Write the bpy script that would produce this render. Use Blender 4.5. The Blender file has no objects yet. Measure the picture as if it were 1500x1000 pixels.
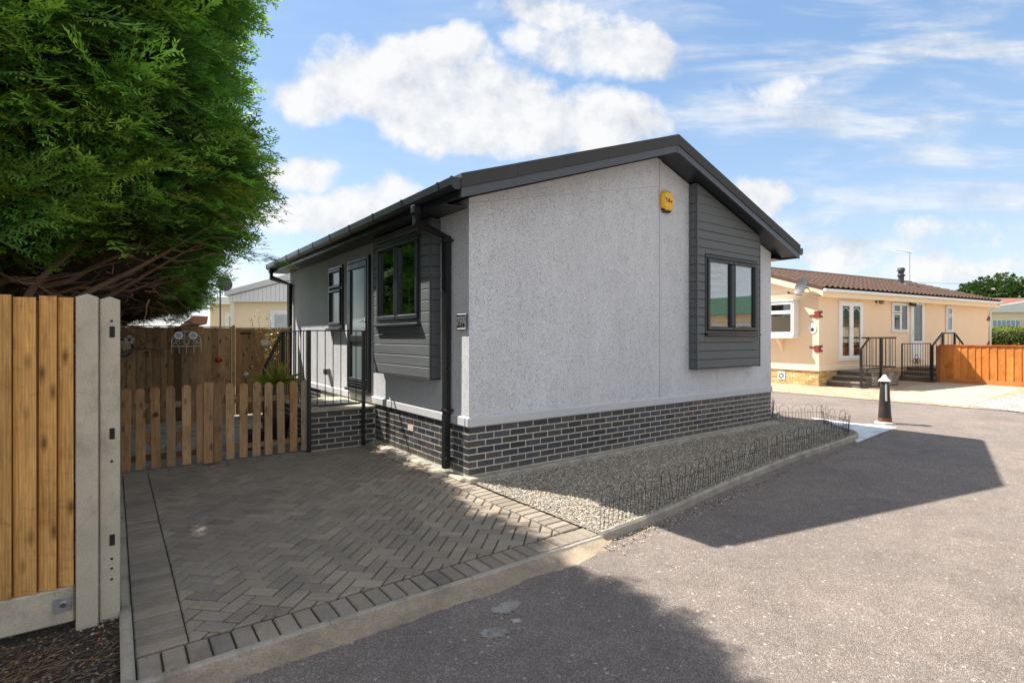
import bpy, bmesh, math, random
import numpy as np
from mathutils import Vector, Matrix, noise

random.seed(11)
rng = np.random.default_rng(11)
sc = bpy.context.scene
col = sc.collection
R = math.radians

# ------------------------------------------------------------------ frames
CAM = Vector((0, 0, 1.5))
FPX, CX, HY = 784.0, 750.0, 494.0


class Frame:
    """a local set of axes on the ground: x along a facade, y into the house, z up"""
    def __init__(s, o, ang):
        s.o, s.ang = Vector(o), ang
        s.M = Matrix.Translation(s.o) @ Matrix.Rotation(ang, 4, 'Z')
        s.I = s.M.inverted()

    def hit(s, axis, val, px, py):
        o = s.I @ CAM
        d = s.I.to_3x3() @ Vector(((px - CX) / FPX, 1, (HY - py) / FPX))
        return o + d * ((val - o[axis]) / d[axis])

    def g(s, px, py, z=-0.06):
        p = s.hit(2, z, px, py)
        return (p.x, p.y)


WF = Frame((0, 0, 0), 0)
HF = Frame((-0.4655, 5.793, 0), math.atan2(0.597, 0.803))
KF = Frame((9.96, 17.37, 0), math.atan2(0.4886, 0.8725))

# ------------------------------------------------------------------ objects
INFO = {}


def tag(o, label=None, cat=None, group=None, kind=None):
    for k, v in (('label', label), ('category', cat), ('group', group), ('kind', kind)):
        if v:
            o[k] = v
    return o


def thing(name, label, cat, F=WF, origin=(0, 0, 0), group=None):
    o = bpy.data.objects.new(name, None)
    o.empty_display_size = 0.1
    col.objects.link(o)
    o.location = F.M @ Vector(origin)
    o.rotation_euler = (0, 0, F.ang)
    INFO[o.name] = Vector(origin)
    return tag(o, label, cat, group)


def link_mesh(name, me, mat, parent=None, F=WF, origin=(0, 0, 0)):
    o = bpy.data.objects.new(name, me)
    col.objects.link(o)
    if mat:
        me.materials.append(mat)
    if parent is not None:
        o.parent = parent
        INFO[o.name] = INFO[parent.name]
    else:
        o.location = F.M @ Vector(origin)
        o.rotation_euler = (0, 0, F.ang)
        INFO[o.name] = Vector(origin)
    return o


def inset(poly, d):
    n = len(poly)
    area = sum(poly[i][0] * poly[(i + 1) % n][1] - poly[(i + 1) % n][0] * poly[i][1] for i in range(n))
    sg = 1 if area > 0 else -1
    out = []
    for i in range(n):
        p0, p1, p2 = (Vector(poly[i - 1][:2]), Vector(poly[i][:2]), Vector(poly[(i + 1) % n][:2]))
        e1, e2 = (p1 - p0), (p2 - p1)
        if e1.length < 1e-6 or e2.length < 1e-6:
            return None
        e1.normalize(); e2.normalize()
        n1, n2 = Vector((-e1.y, e1.x)) * sg, Vector((-e2.y, e2.x)) * sg
        den = 1 + n1.dot(n2)
        if den < 0.15:
            return None
        out.append(p1 + (n1 + n2) * (d / den))
    return [(v.x, v.y) for v in out]


def clip(poly, nx, ny, c):
    """keep nx*x+ny*y <= c"""
    out = []
    for i in range(len(poly)):
        a, b = poly[i - 1], poly[i]
        da, db = nx * a[0] + ny * a[1] - c, nx * b[0] + ny * b[1] - c
        if (da < 0) != (db < 0):
            k = da / (da - db)
            out.append((a[0] + (b[0] - a[0]) * k, a[1] + (b[1] - a[1]) * k))
        if db <= 0:
            out.append(b)
    res = []
    for p in out:
        if not res or (abs(p[0] - res[-1][0]) + abs(p[1] - res[-1][1])) > 1e-4:
            res.append(p)
    if len(res) > 1 and abs(res[0][0] - res[-1][0]) + abs(res[0][1] - res[-1][1]) < 1e-4:
        res.pop()
    return res


class MB:
    """collects shapes; build() links them as ONE mesh object"""
    def __init__(s, P=None):
        s.v, s.f, s.c = [], [], []
        s.P = P or (lambda a, b, c: (a, b, c))
        s.col = (1, 1, 1)

    def add(s, vs, fs, raw=False):
        o = len(s.v)
        s.v += [tuple(p) for p in vs] if raw else [s.P(*p) for p in vs]
        for f in fs:
            s.f.append([i + o for i in f])
            s.c.append(s.col)
        return s

    def box(s, a0, a1, b0, b1, c0, c1, bev=0.0):
        a0, a1 = sorted((a0, a1)); b0, b1 = sorted((b0, b1)); c0, c1 = sorted((c0, c1))
        e = min(bev, (a1 - a0) * .45, (b1 - b0) * .45, (c1 - c0) * .45)
        if e <= 0:
            vs = [(a, b, c) for c in (c0, c1) for b in (b0, b1) for a in (a0, a1)]
            return s.add(vs, [(0, 2, 3, 1), (4, 5, 7, 6), (0, 1, 5, 4), (2, 6, 7, 3), (0, 4, 6, 2), (1, 3, 7, 5)])
        vs, idx = [], {}
        A, B, C = (a0, a1), (b0, b1), (c0, c1)
        for i in (0, 1):
            for j in (0, 1):
                for k in (0, 1):
                    si, sj, sk = 1 - 2 * i, 1 - 2 * j, 1 - 2 * k
                    for ax in range(3):
                        p = [A[i] + si * e, B[j] + sj * e, C[k] + sk * e]
                        p[ax] = (A[i], B[j], C[k])[ax]
                        idx[(i, j, k, ax)] = len(vs)
                        vs.append(p)
        fs = []
        for i in (0, 1):
            fs.append([idx[(i, j, k, 0)] for j, k in ((0, 0), (1, 0), (1, 1), (0, 1))])
            fs.append([idx[(j, i, k, 1)] for j, k in ((0, 0), (1, 0), (1, 1), (0, 1))])
            fs.append([idx[(j, k, i, 2)] for j, k in ((0, 0), (1, 0), (1, 1), (0, 1))])
        for i in (0, 1):
            for j in (0, 1):
                fs.append([idx[(i, j, 0, 0)], idx[(i, j, 1, 0)], idx[(i, j, 1, 1)], idx[(i, j, 0, 1)]])
                fs.append([idx[(i, 0, j, 0)], idx[(i, 1, j, 0)], idx[(i, 1, j, 2)], idx[(i, 0, j, 2)]])
                fs.append([idx[(0, i, j, 1)], idx[(1, i, j, 1)], idx[(1, i, j, 2)], idx[(0, i, j, 2)]])
                for k in (0, 1):
                    fs.append([idx[(i, j, k, 0)], idx[(i, j, k, 1)], idx[(i, j, k, 2)]])
        return s.add(vs, fs)

    def prism(s, poly, c0, c1, bev=0.0):
        """polygon in (a,b), extruded from c0 (back) to c1 (front); the front edge is chamfered"""
        n = len(poly)
        if n < 3:
            return s
        top = inset(poly, bev) if bev else None
        sgn = 1 if c1 > c0 else -1
        if top:
            vs = [(x, y, c0) for x, y in poly] + [(x, y, c1 - sgn * bev) for x, y in poly] + [(x, y, c1) for x, y in top]
            lay = 3
        else:
            vs = [(x, y, c0) for x, y in poly] + [(x, y, c1) for x, y in poly]
            lay = 2
        fs = [list(range(n))[::-1], [n * (lay - 1) + i for i in range(n)]]
        for l in range(lay - 1):
            for i in range(n):
                j = (i + 1) % n
                fs.append([l * n + i, l * n + j, (l + 1) * n + j, (l + 1) * n + i])
        return s.add(vs, fs)

    def tube(s, pts, r, n=8, caps=True, sq=False):
        pts = [Vector(p) for p in pts]
        m = len(pts)
        rs = r if isinstance(r, (list, tuple)) else [r] * m
        if sq:
            n = 4
        vs, fs = [], []
        ref = None
        for i, p in enumerate(pts):
            d = (pts[min(i + 1, m - 1)] - pts[max(i - 1, 0)]).normalized()
            if ref is None:
                ref = Vector((0, 0, 1)) if abs(d.z) < .9 else Vector((1, 0, 0))
            x = d.cross(ref)
            if x.length < 1e-4:
                x = d.cross(Vector((0, 1, 0)))
            x.normalize()
            y = x.cross(d).normalized()
            ref = y
            k = 1.0
            if 0 < i < m - 1:
                c = (pts[i] - pts[i - 1]).normalized().dot((pts[i + 1] - pts[i]).normalized())
                k = 1 / max(.5, math.sqrt(max(.01, (1 + c) / 2)))
            for j in range(n):
                a = 2 * math.pi * (j + (.5 if sq else 0)) / n
                q = p + (x * math.cos(a) + y * math.sin(a)) * rs[i] * (1.414 if sq else 1) * (k if sq else 1)
                vs.append(q)
        for i in range(m - 1):
            for j in range(n):
                a, b = i * n + j, i * n + (j + 1) % n
                fs.append([a, b, b + n, a + n])
        if caps:
            fs.append(list(range(n))[::-1])
            fs.append([(m - 1) * n + j for j in range(n)])
        return s.add(vs, fs)

    def lathe(s, base, prof, n=20, sx=1, sy=1):
        """prof: (r, z) from bottom to top around base (a,b)"""
        a, b = base[0], base[1]
        z0 = base[2] if len(base) > 2 else 0
        vs = [(a + r * sx * math.cos(2 * math.pi * j / n), b + r * sy * math.sin(2 * math.pi * j / n), z0 + z) for r, z in prof for j in range(n)]
        fs = []
        for i in range(len(prof) - 1):
            for j in range(n):
                p, q = i * n + j, i * n + (j + 1) % n
                fs.append([p, q, q + n, p + n])
        fs.append(list(range(n))[::-1])
        fs.append([(len(prof) - 1) * n + j for j in range(n)])
        return s.add(vs, fs)

    def build(s, name, mat, parent=None, F=WF, origin=(0, 0, 0), smooth=False, fix=True):
        og = INFO[parent.name] if parent is not None else Vector(origin)
        me = bpy.data.meshes.new(name)
        me.from_pydata([(x - og.x, y - og.y, z - og.z) for x, y, z in s.v], [], s.f)
        at = me.attributes.new('Col', 'FLOAT_COLOR', 'FACE')
        at.data.foreach_set('color', np.array([(c[0], c[1], c[2], 1) for c in s.c], dtype=np.float32).ravel())
        if fix:
            bm = bmesh.new(); bm.from_mesh(me)
            bmesh.ops.recalc_face_normals(bm, faces=bm.faces)
            bm.to_mesh(me); bm.free()
        if smooth:
            me.polygons.foreach_set('use_smooth', [True] * len(me.polygons))
            if smooth != 'all':
                try:
                    me.set_sharp_from_angle(angle=R(40))
                except Exception:
                    pass
        return link_mesh(name, me, mat, parent, F, origin)


def np_mesh(name, V, k, cols, mat, parent=None, F=WF, origin=(0, 0, 0), faces=None):
    """V (n,3) vertices; faces in order of k verts each, or an index array (m,k)"""
    me = bpy.data.meshes.new(name)
    V = np.asarray(V, dtype=np.float32).reshape(-1, 3)
    og = np.array(INFO[parent.name] if parent is not None else origin, dtype=np.float32)
    V = V - og
    idx = np.arange(len(V), dtype=np.int32) if faces is None else np.asarray(faces, dtype=np.int32).ravel()
    m = len(idx) // k
    me.vertices.add(len(V)); me.vertices.foreach_set('co', V.ravel())
    me.loops.add(len(idx)); me.loops.foreach_set('vertex_index', idx)
    me.polygons.add(m)
    me.polygons.foreach_set('loop_start', np.arange(m, dtype=np.int32) * k)
    try:
        me.polygons.foreach_set('loop_total', np.full(m, k, dtype=np.int32))
    except Exception:
        pass
    at = me.attributes.new('Col', 'FLOAT_COLOR', 'FACE')
    c = np.ones((m, 4), dtype=np.float32); c[:, :3] = cols
    at.data.foreach_set('color', c.ravel())
    me.update(calc_edges=True); me.validate()
    return link_mesh(name, me, mat, parent, F, origin)


# ------------------------------------------------------------------ materials
def setin(nt, node, key, v):
    s = node.inputs[key]
    if isinstance(v, bpy.types.NodeSocket):
        nt.links.new(v, s)
    elif isinstance(v, (tuple, list)) and s.type == 'RGBA' and len(v) == 3:
        s.default_value = (*v, 1)
    else:
        s.default_value = v


def N(nt, typ, ins=None, **attr):
    n = nt.nodes.new('ShaderNode' + typ)
    for k, v in attr.items():
        setattr(n, k, v)
    for k, v in (ins or {}).items():
        setin(nt, n, k, v)
    return n


def mixc(nt, f, a, b, mode='MIX'):
    n = N(nt, 'Mix', data_type='RGBA', blend_type=mode)
    setin(nt, n, 0, f); setin(nt, n, 6, a); setin(nt, n, 7, b)
    return n.outputs[2]


def mth(nt, op, a, b=0.0, c=None, clampit=False):
    n = N(nt, 'Math', operation=op)
    n.use_clamp = clampit
    setin(nt, n, 0, a); setin(nt, n, 1, b)
    if c is not None:
        setin(nt, n, 2, c)
    return n.outputs[0]


def ramp(nt, fac, stops, interp='LINEAR'):
    n = N(nt, 'ValToRGB')
    n.color_ramp.interpolation = interp
    el = n.color_ramp.elements
    while len(el) < len(stops):
        el.new(0.5)
    for e, (p, c) in zip(el, stops):
        e.position = p
        e.color = (*c, 1) if isinstance(c, tuple) else (c, c, c, 1)
    setin(nt, n, 0, fac)
    return n.outputs[0]


def coords(nt, scale=(1, 1, 1), kind='Object'):
    tc = N(nt, 'TexCoord')
    mp = N(nt, 'Mapping', {'Vector': tc.outputs[kind], 'Scale': scale})
    return mp.outputs[0]


def noi(nt, vec, scale, detail=4, rough=.55, **k):
    return N(nt, 'TexNoise', {'Vector': vec, 'Scale': scale, 'Detail': detail, 'Roughness': rough, **k}).outputs[0]


def new_mat(name):
    m = bpy.data.materials.new(name)
    m.use_nodes = True
    return m, m.node_tree, m.node_tree.nodes['Principled BSDF']


def bump(nt, b, h, strength=.5, dist=.01, normal=None):
    n = N(nt, 'Bump', {'Height': h, 'Strength': strength, 'Distance': dist})
    if normal:
        nt.links.new(normal, n.inputs['Normal'])
    nt.links.new(n.outputs[0], b.inputs['Normal'])
    return n.outputs[0]


def pbr(name, color=(.5, .5, .5), rough=.5, var=.12, scale=4, bmp=0.0, bscale=60, bdist=.004, metal=0, attr=False, spec=.5, var2=0, stretch=(1, 1, 1), grime=None):
    m, nt, b = new_mat(name)
    v = coords(nt, stretch)
    n1 = noi(nt, v, scale, 5, .6)
    base = N(nt, 'Attribute', attribute_name='Col').outputs['Color'] if attr else color
    if attr and color != (1, 1, 1):
        base = mixc(nt, 1.0, base, color, 'MULTIPLY')
    c = mixc(nt, 1.0, base, ramp(nt, n1, [(.25, 1 - var), (.75, 1 + var)]), 'MULTIPLY')
    if var2:
        n2 = noi(nt, v, bscale, 3, .6)
        c = mixc(nt, 1.0, c, ramp(nt, n2, [(.3, 1 - var2), (.7, 1 + var2)]), 'MULTIPLY')
    if grime:
        g = ramp(nt, noi(nt, v, scale * .6 + 1.7, 7, .7), [(.5, 0.), (.72, 1.)])
        c = mixc(nt, mth(nt, 'MULTIPLY', g, grime[1]), c, grime[0])
    setin(nt, b, 'Base Color', c)
    b.inputs['Roughness'].default_value = rough
    b.inputs['Metallic'].default_value = metal
    b.inputs['Specular IOR Level'].default_value = spec
    rr = ramp(nt, n1, [(.2, max(0.02, rough - .08)), (.8, min(1, rough + .1))])
    setin(nt, b, 'Roughness', rr)
    if bmp:
        bump(nt, b, noi(nt, v, bscale, 6, .65), bmp, bdist)
    return m


def wood(name, attr=True, color=(1, 1, 1), rough=.7, knots=.8, vertical=True, grain=.28, k_dark=(.055, .022, .008)):
    m, nt, b = new_mat(name)
    tc = N(nt, 'TexCoord').outputs['Object']
    a = N(nt, 'Attribute', attribute_name='Col')
    base = mixc(nt, 1.0, a.outputs['Color'], color, 'MULTIPLY') if attr else color
    sep = N(nt, 'SeparateColor', {0: a.outputs['Color']})
    off = mth(nt, 'MULTIPLY', sep.outputs[0], 97.0)
    sc_ = (14, 14, 1.0) if vertical else (1.0, 1.0, 14)
    mv = N(nt, 'Mapping', {'Vector': tc, 'Scale': sc_}).outputs[0]
    cmb = N(nt, 'CombineXYZ', {0: off, 1: off, 2: off}).outputs[0]
    mv = N(nt, 'VectorMath', {0: mv, 1: cmb}, operation='ADD').outputs[0]
    g = noi(nt, mv, 3.2, 8, .65, Distortion=1.4)
    gf = N(nt, 'TexWave', {'Vector': mv, 'Scale': 1.6, 'Distortion': 6.0, 'Detail': 4, 'Detail Scale': 1.3}).outputs[1]
    c = mixc(nt, 1.0, base, ramp(nt, g, [(.28, 1 - grain * 1.2), (.72, 1 + grain)]), 'MULTIPLY')
    c = mixc(nt, .3, c, mixc(nt, 1.0, c, ramp(nt, gf, [(.2, .62), (.8, 1.15)]), 'MULTIPLY'))
    lo = noi(nt, N(nt, 'VectorMath', {0: N(nt, 'Mapping', {'Vector': tc, 'Scale': (2.2, 2.2, 1.6)}).outputs[0], 1: cmb}, operation='ADD').outputs[0], 1.3, 5, .6)
    c = mixc(nt, 1.0, c, ramp(nt, lo, [(.3, (.72, .66, .6)), (.5, (1, 1, 1)), (.7, (1.12, 1.12, 1.1))]), 'MULTIPLY')
    sm = N(nt, 'VectorMath', {0: N(nt, 'Mapping', {'Vector': tc, 'Scale': (5, 5, 15) if vertical else (15, 15, 5)}).outputs[0], 1: cmb}, operation='ADD').outputs[0]
    sk = ramp(nt, noi(nt, sm, 1.0, 6, .62, Distortion=1.2), [(.57, 0.), (.7, 1.)])
    c = mixc(nt, mth(nt, 'MULTIPLY', sk, .5 * knots), c, mixc(nt, 1.0, c, (.42, .33, .25), 'MULTIPLY'))
    ks = (11, 11, 4.2) if vertical else (4.2, 4.2, 11)
    kv = N(nt, 'Mapping', {'Vector': tc, 'Scale': ks}).outputs[0]
    kv = N(nt, 'VectorMath', {0: kv, 1: cmb}, operation='ADD').outputs[0]
    vo = N(nt, 'TexVoronoi', {'Vector': kv, 'Scale': 1.0, 'Randomness': 1.0})
    kn = ramp(nt, vo.outputs['Distance'], [(.06, 1.), (.14, .55), (.27, 0.)])
    c = mixc(nt, mth(nt, 'MULTIPLY', kn, knots), c, k_dark)
    setin(nt, b, 'Base Color', c)
    b.inputs['Roughness'].default_value = rough
    b.inputs['Specular IOR Level'].default_value = .25
    bump(nt, b, g, .35, .004)
    return m


def asphalt():
    m, nt, b = new_mat('asphalt')
    v = coords(nt)
    vo = N(nt, 'TexVoronoi', {'Vector': v, 'Scale': 175.0})
    st = N(nt, 'SeparateColor', {0: vo.outputs['Color']})
    c = ramp(nt, st.outputs[0], [(.0, (.145, .125, .113)), (.35, (.188, .16, .143)), (.7, (.232, .197, .175)), (.95, (.34, .30, .268))])
    vb = N(nt, 'TexVoronoi', {'Vector': v, 'Scale': 34.0})
    sb = N(nt, 'SeparateColor', {0: vb.outputs['Color']})
    chips = mth(nt, 'MULTIPLY', mth(nt, 'GREATER_THAN', sb.outputs[1], .93), mth(nt, 'LESS_THAN', vb.outputs['Distance'], .3))
    c = mixc(nt, mth(nt, 'MULTIPLY', chips, .75), c, (.5, .45, .4))
    big = noi(nt, v, .55, 6, .62)
    c = mixc(nt, 1.0, c, ramp(nt, big, [(.3, (.82, .82, .84)), (.5, (1.0, .99, .98)), (.72, (1.18, 1.14, 1.08))]), 'MULTIPLY')
    mid = noi(nt, v, 5, 6, .7)
    c = mixc(nt, 1.0, c, ramp(nt, mid, [(.3, .84), (.7, 1.14)]), 'MULTIPLY')
    dk = ramp(nt, noi(nt, N(nt, 'Mapping', {'Vector': v, 'Location': (3, 8, 0)}).outputs[0], 1.7, 7, .7), [(.56, 0.), (.68, 1.)])
    c = mixc(nt, mth(nt, 'MULTIPLY', dk, .26), c, (.08, .07, .066))
    setin(nt, b, 'Base Color', c)
    b.inputs['Roughness'].default_value = .88
    b.inputs['Specular IOR Level'].default_value = .3
    h = mth(nt, 'ADD', mth(nt, 'MULTIPLY', vo.outputs['Distance'], -1.0), mth(nt, 'MULTIPLY', noi(nt, v, 210, 3, .6), .5))
    bump(nt, b, h, .9, .006)
    return m


def render_coat(name, base, pit, amount=1.0, zs=.42):
    m, nt, b = new_mat(name)
    v = coords(nt, (1, 1, zs))
    warp = noi(nt, v, 14, 3, .5)
    v2 = N(nt, 'VectorMath', {0: v, 1: N(nt, 'CombineXYZ', {0: mth(nt, 'MULTIPLY', warp, .03), 1: mth(nt, 'MULTIPLY', warp, .03), 2: 0.0}).outputs[0]}, operation='ADD').outputs[0]
    n1 = noi(nt, v2, 150, 2, .6)
    n2 = noi(nt, v, 8, 4, .6)
    pits = ramp(nt, mth(nt, 'ADD', n1, mth(nt, 'MULTIPLY', n2, .12)), [(.625, 0.), (.66, 1.)])
    blot = noi(nt, coords(nt, (1, 1, .22)), 1.6, 7, .62)
    c = mixc(nt, 1.0, base, ramp(nt, blot, [(.3, .9), (.7, 1.04)]), 'MULTIPLY')
    c = mixc(nt, mth(nt, 'MULTIPLY', pits, .42 * amount), c, pit)  # shade and dirt inside the pits put in as dark colour
    setin(nt, b, 'Base Color', c)
    b.inputs['Roughness'].default_value = .85
    b.inputs['Specular IOR Level'].default_value = .3
    fine = noi(nt, v, 170, 3, .6)
    h = mth(nt, 'SUBTRACT', mth(nt, 'MULTIPLY', fine, .22), mth(nt, 'MULTIPLY', pits, 1.0))
    h = mth(nt, 'ADD', h, mth(nt, 'MULTIPLY', n1, .5))
    bump(nt, b, h, .8 * amount, .007)
    return m


def leaf_mat(name, trans=.28, rough=.55, tint=(1, 1, 1)):
    m, nt, b = new_mat(name)
    a = N(nt, 'Attribute', attribute_name='Col').outputs['Color']
    v = coords(nt)
    c = mixc(nt, 1.0, a, ramp(nt, noi(nt, v, 1.6, 4, .6), [(.3, .78), (.7, 1.22)]), 'MULTIPLY')
    c = mixc(nt, 1.0, c, tint, 'MULTIPLY')
    setin(nt, b, 'Base Color', c)
    b.inputs['Roughness'].default_value = rough
    b.inputs['Specular IOR Level'].default_value = .3
    t = N(nt, 'BsdfTranslucent', {'Color': mixc(nt, 1.0, c, (1.25, 1.3, .7), 'MULTIPLY')})
    mx = N(nt, 'MixShader', {0: trans})
    nt.links.new(b.outputs[0], mx.inputs[1]); nt.links.new(t.outputs[0], mx.inputs[2])
    nt.links.new(mx.outputs[0], nt.nodes['Material Output'].inputs[0])
    return m


def glass(name, tint=(.75, .8, .8), refl=.16, wob=.0, k=.75):
    m, nt, b = new_mat(name)
    fr = N(nt, 'LayerWeight', {'Blend': .5}).outputs['Facing']
    f = mth(nt, 'MULTIPLY_ADD', mth(nt, 'POWER', fr, 3.0), k, refl, clampit=True)
    gl = N(nt, 'BsdfGlossy', {'Color': (.93, .95, .96), 'Roughness': .015})
    tr = N(nt, 'BsdfTransparent', {'Color': tint})
    mx = N(nt, 'MixShader', {0: f})
    nt.links.new(tr.outputs[0], mx.inputs[1]); nt.links.new(gl.outputs[0], mx.inputs[2])
    if wob:
        bn = N(nt, 'Bump', {'Height': noi(nt, coords(nt), 2.5, 1, .4), 'Strength': wob, 'Distance': .02})
        nt.links.new(bn.outputs[0], gl.inputs['Normal'])
    nt.links.new(mx.outputs[0], nt.nodes['Material Output'].inputs[0])
    return m


def gravel_mat(name, stops, scale=60):
    m, nt, b = new_mat(name)
    v = coords(nt)
    vo = N(nt, 'TexVoronoi', {'Vector': v, 'Scale': scale})
    s = N(nt, 'SeparateColor', {0: vo.outputs['Color']})
    c = ramp(nt, s.outputs[0], stops)
    c = mixc(nt, 1.0, c, ramp(nt, noi(nt, v, 2.2, 5, .6), [(.3, .75), (.7, 1.15)]), 'MULTIPLY')
    setin(nt, b, 'Base Color', c)
    b.inputs['Roughness'].default_value = .9
    bump(nt, b, mth(nt, 'MULTIPLY', vo.outputs['Distance'], -1.0), 1.0, .012)
    return m


M = {}
M['asphalt'] = asphalt()
M['render'] = render_coat('grey_render', (.70, .72, .76), (.10, .10, .105), 1.0, .36)
M['smooth_render'] = pbr('smooth_render_band', (.53, .545, .575), .8, .05, 6, .25, 130, .003)
M['brick'] = pbr('blue_black_brick', (1, 1, 1), .42, .16, 7, .35, 90, .003, attr=True, var2=.12)
_m = M['brick']; _nt = _m.node_tree; _b = _nt.nodes['Principled BSDF']
_src = _b.inputs['Base Color'].links[0].from_socket
_z = N(_nt, 'SeparateXYZ', {0: N(_nt, 'TexCoord').outputs['Object']}).outputs[2]
_d = N(_nt, 'MapRange', {0: mth(_nt, 'ADD', _z, mth(_nt, 'MULTIPLY', noi(_nt, coords(_nt), 3.2, 6, .65), -.34)), 1: .06, 2: -.12}).outputs[0]
setin(_nt, _b, 'Base Color', mixc(_nt, mth(_nt, 'MULTIPLY', _d, .42), _src, (.17, .15, .12)))
M['mortar'] = pbr('pale_mortar', (.56, .535, .48), .9, .14, 9, .4, 140, .003)
M['paver'] = pbr('paving_block', (1, 1, 1), .85, .2, 1.3, .7, 190, .004, attr=True, var2=.28, grime=((.085, .078, .062), .5))
M['joint'] = pbr('joint_sand', (.045, .042, .033), .95, .3, 3, .6, 120, .004, grime=((.035, .05, .016), .7))
M['concrete'] = pbr('weathered_concrete', (.47, .425, .335), .88, .18, 3.2, .6, 120, .004, var2=.14, grime=((.2, .185, .15), .75))
M['footing'] = pbr('footing_concrete', (.40, .37, .31), .92, .25, 6, .9, 40, .02, var2=.15, grime=((.14, .13, .08), .7))
M['kerb'] = pbr('kerb_concrete', (.34, .31, .26), .9, .18, 5, .5, 110, .004, var2=.14, grime=((.1, .1, .075), .7))
M['tan_concrete'] = pbr('tan_haunching', (.33, .262, .188), .92, .3, 5, .9, 75, .008, var2=.25, grime=((.17, .145, .12), .75))
M['anthracite'] = pbr('anthracite_plastic', (.021, .025, .032), .33, .08, 5, .04, 120, .001)
M['fascia'] = pbr('grey_blue_fascia', (.062, .072, .088), .38, .08, 3, .05, 90, .001)
M['verge'] = pbr('dark_grey_verge_tile', (.047, .047, .05), .8, .2, 5, .45, 150, .003, var2=.15)
M['tile'] = pbr('dark_roof_tile', (.07, .066, .062), .85, .22, 6, .5, 110, .004, grime=((.17, .16, .11), .4))
M['cladding'] = pbr('dark_grey_cladding', (.108, .12, .127), .62, .08, 2, .5, 26, .004, stretch=(.35, .35, 3.2))
M['clad_trim'] = pbr('dark_grey_trim', (.066, .073, .078), .55, .08, 3, .15, 60, .002)
M['black_plastic'] = pbr('black_plastic', (.016, .017, .019), .3, .1, 5, .03, 90, .001)
M['black_metal'] = pbr('black_painted_metal', (.016, .016, .017), .42, .15, 8, .1, 120, .001)
M['wire'] = pbr('rusty_black_wire', (.028, .024, .021), .6, .3, 12)
M['glass'] = glass('clear_window_glass', (.62, .66, .66), .27)
M['dull_glass'] = glass('dull_window_glass', (.75, .78, .78), .07, k=.3)
M['unlit_black'] = pbr('unlit_black', (.012, .013, .013), .8)  # shade of unlit rooms and holes put in as near-black colour
M['frosted'] = pbr('frosted_glass', (.20, .26, .27), .16, .12, 1.5, .03, 70, .002, spec=.9)
M['blind'] = pbr('white_blind', (.72, .72, .7), .55, .03)
M['chrome'] = pbr('polished_metal', (.7, .7, .7), .18, .03, metal=1)
M['steel'] = pbr('galvanised_steel', (.45, .46, .47), .45, .12, 20, metal=.9)
M['white'] = pbr('white_plastic', (.78, .79, .8), .35, .04, 3)
M['iron_white'] = pbr('white_iron', (.62, .60, .54), .5, .12, 14)
M['fence_wood'] = wood('orange_fence_wood', knots=.75)
M['picket_wood'] = wood('picket_wood', knots=.7, grain=.3, k_dark=(.03, .014, .007))
M['rail_wood'] = wood('rail_wood', vertical=False, knots=.5)
M['back_wood'] = wood('brown_fence_wood', knots=.85, k_dark=(.018, .011, .006))
M['stain_wood'] = wood('orange_stained_wood', knots=.3, grain=.2)
M['soil'] = gravel_mat('dark_soil', [(0., (.012, .008, .006)), (.6, (.035, .022, .015)), (.93, (.07, .05, .035)), (1., (.28, .25, .2))], 75)
M['gravel'] = gravel_mat('gravel_base', [(0., (.1, .09, .075)), (.5, (.25, .22, .175)), (1., (.45, .4, .32))], 70)
M['stone'] = pbr('gravel_stone', (1, 1, 1), .8, .15, 30, attr=True)
M['patio'] = pbr('patio_slab', (1, 1, 1), .85, .15, 2, .4, 120, .003, attr=True, var2=.12, grime=((.09, .1, .07), .4))
M['forecourt'] = gravel_mat('forecourt_gravel', [(0., (.26, .19, .12)), (.6, (.42, .32, .215)), (1., (.6, .49, .36))], 40)
M['pale_concrete'] = pbr('pale_concrete', (.42, .36, .28), .9, .16, .8, .4, 60, .004, grime=((.26, .2, .14), .5))
M['grey_gravel'] = gravel_mat('grey_gravel', [(0., (.18, .17, .16)), (.6, (.34, .32, .3)), (1., (.6, .58, .54))], 35)
M['paint'] = pbr('road_paint', (.66, .68, .7), .75, .14, 3, .5, 150, .003, grime=((.2, .18, .17), .75))
M['litter'] = pbr('dry_leaf', (1, 1, 1), .8, .2, 9, attr=True)
M['leyland'] = leaf_mat('conifer_foliage', .36)
M['leaf'] = leaf_mat('plant_leaf', .3, .45)
M['bark'] = pbr('conifer_bark', (.17, .105, .068), .9, .35, 9, .9, 30, .02, stretch=(1, 1, .25))
M['inner_dark'] = pbr('dark_twig_core', (.03, .02, .011), .95, .5, 12, 1.0, 22, .05)  # brown of dead twigs, darkened to carry the shade inside foliage
M['cream'] = pbr('cream_wall', (.82, .645, .47), .85, .04, 2, .3, 170, .003, var2=.03)
M['cream_trim'] = pbr('cream_trim', (.83, .69, .5), .7, .03, 2)
M['yellow_brick'] = pbr('yellow_brick', (1, 1, 1), .85, .15, 6, .4, 80, .004, attr=True, var2=.12)
M['sand_mortar'] = pbr('sand_mortar', (.45, .33, .2), .9, .1, 5)
M['grey_block'] = pbr('stone_step', (1, 1, 1), .9, .2, 6, .5, 60, .006, attr=True, var2=.15)
M['brown_tile'] = pbr('brown_roof_tile', (.095, .054, .037), .9, .3, 3, .4, 80, .004, var2=.2)
M['red_brick'] = pbr('red_quoin', (.2, .03, .025), .7, .15, 6)
M['alarm'] = pbr('yellow_alarm_plastic', (.82, .46, .012), .3, .03)
M['navy'] = pbr('dark_letter', (.012, .012, .016), .5)
M['red'] = pbr('red_paint', (.35, .012, .015), .4, .15, 9)
M['brass'] = pbr('old_brass', (.25, .2, .1), .4, .3, 20, metal=.7)
M['china'] = pbr('white_china', (.72, .75, .78), .15, .03)
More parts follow.
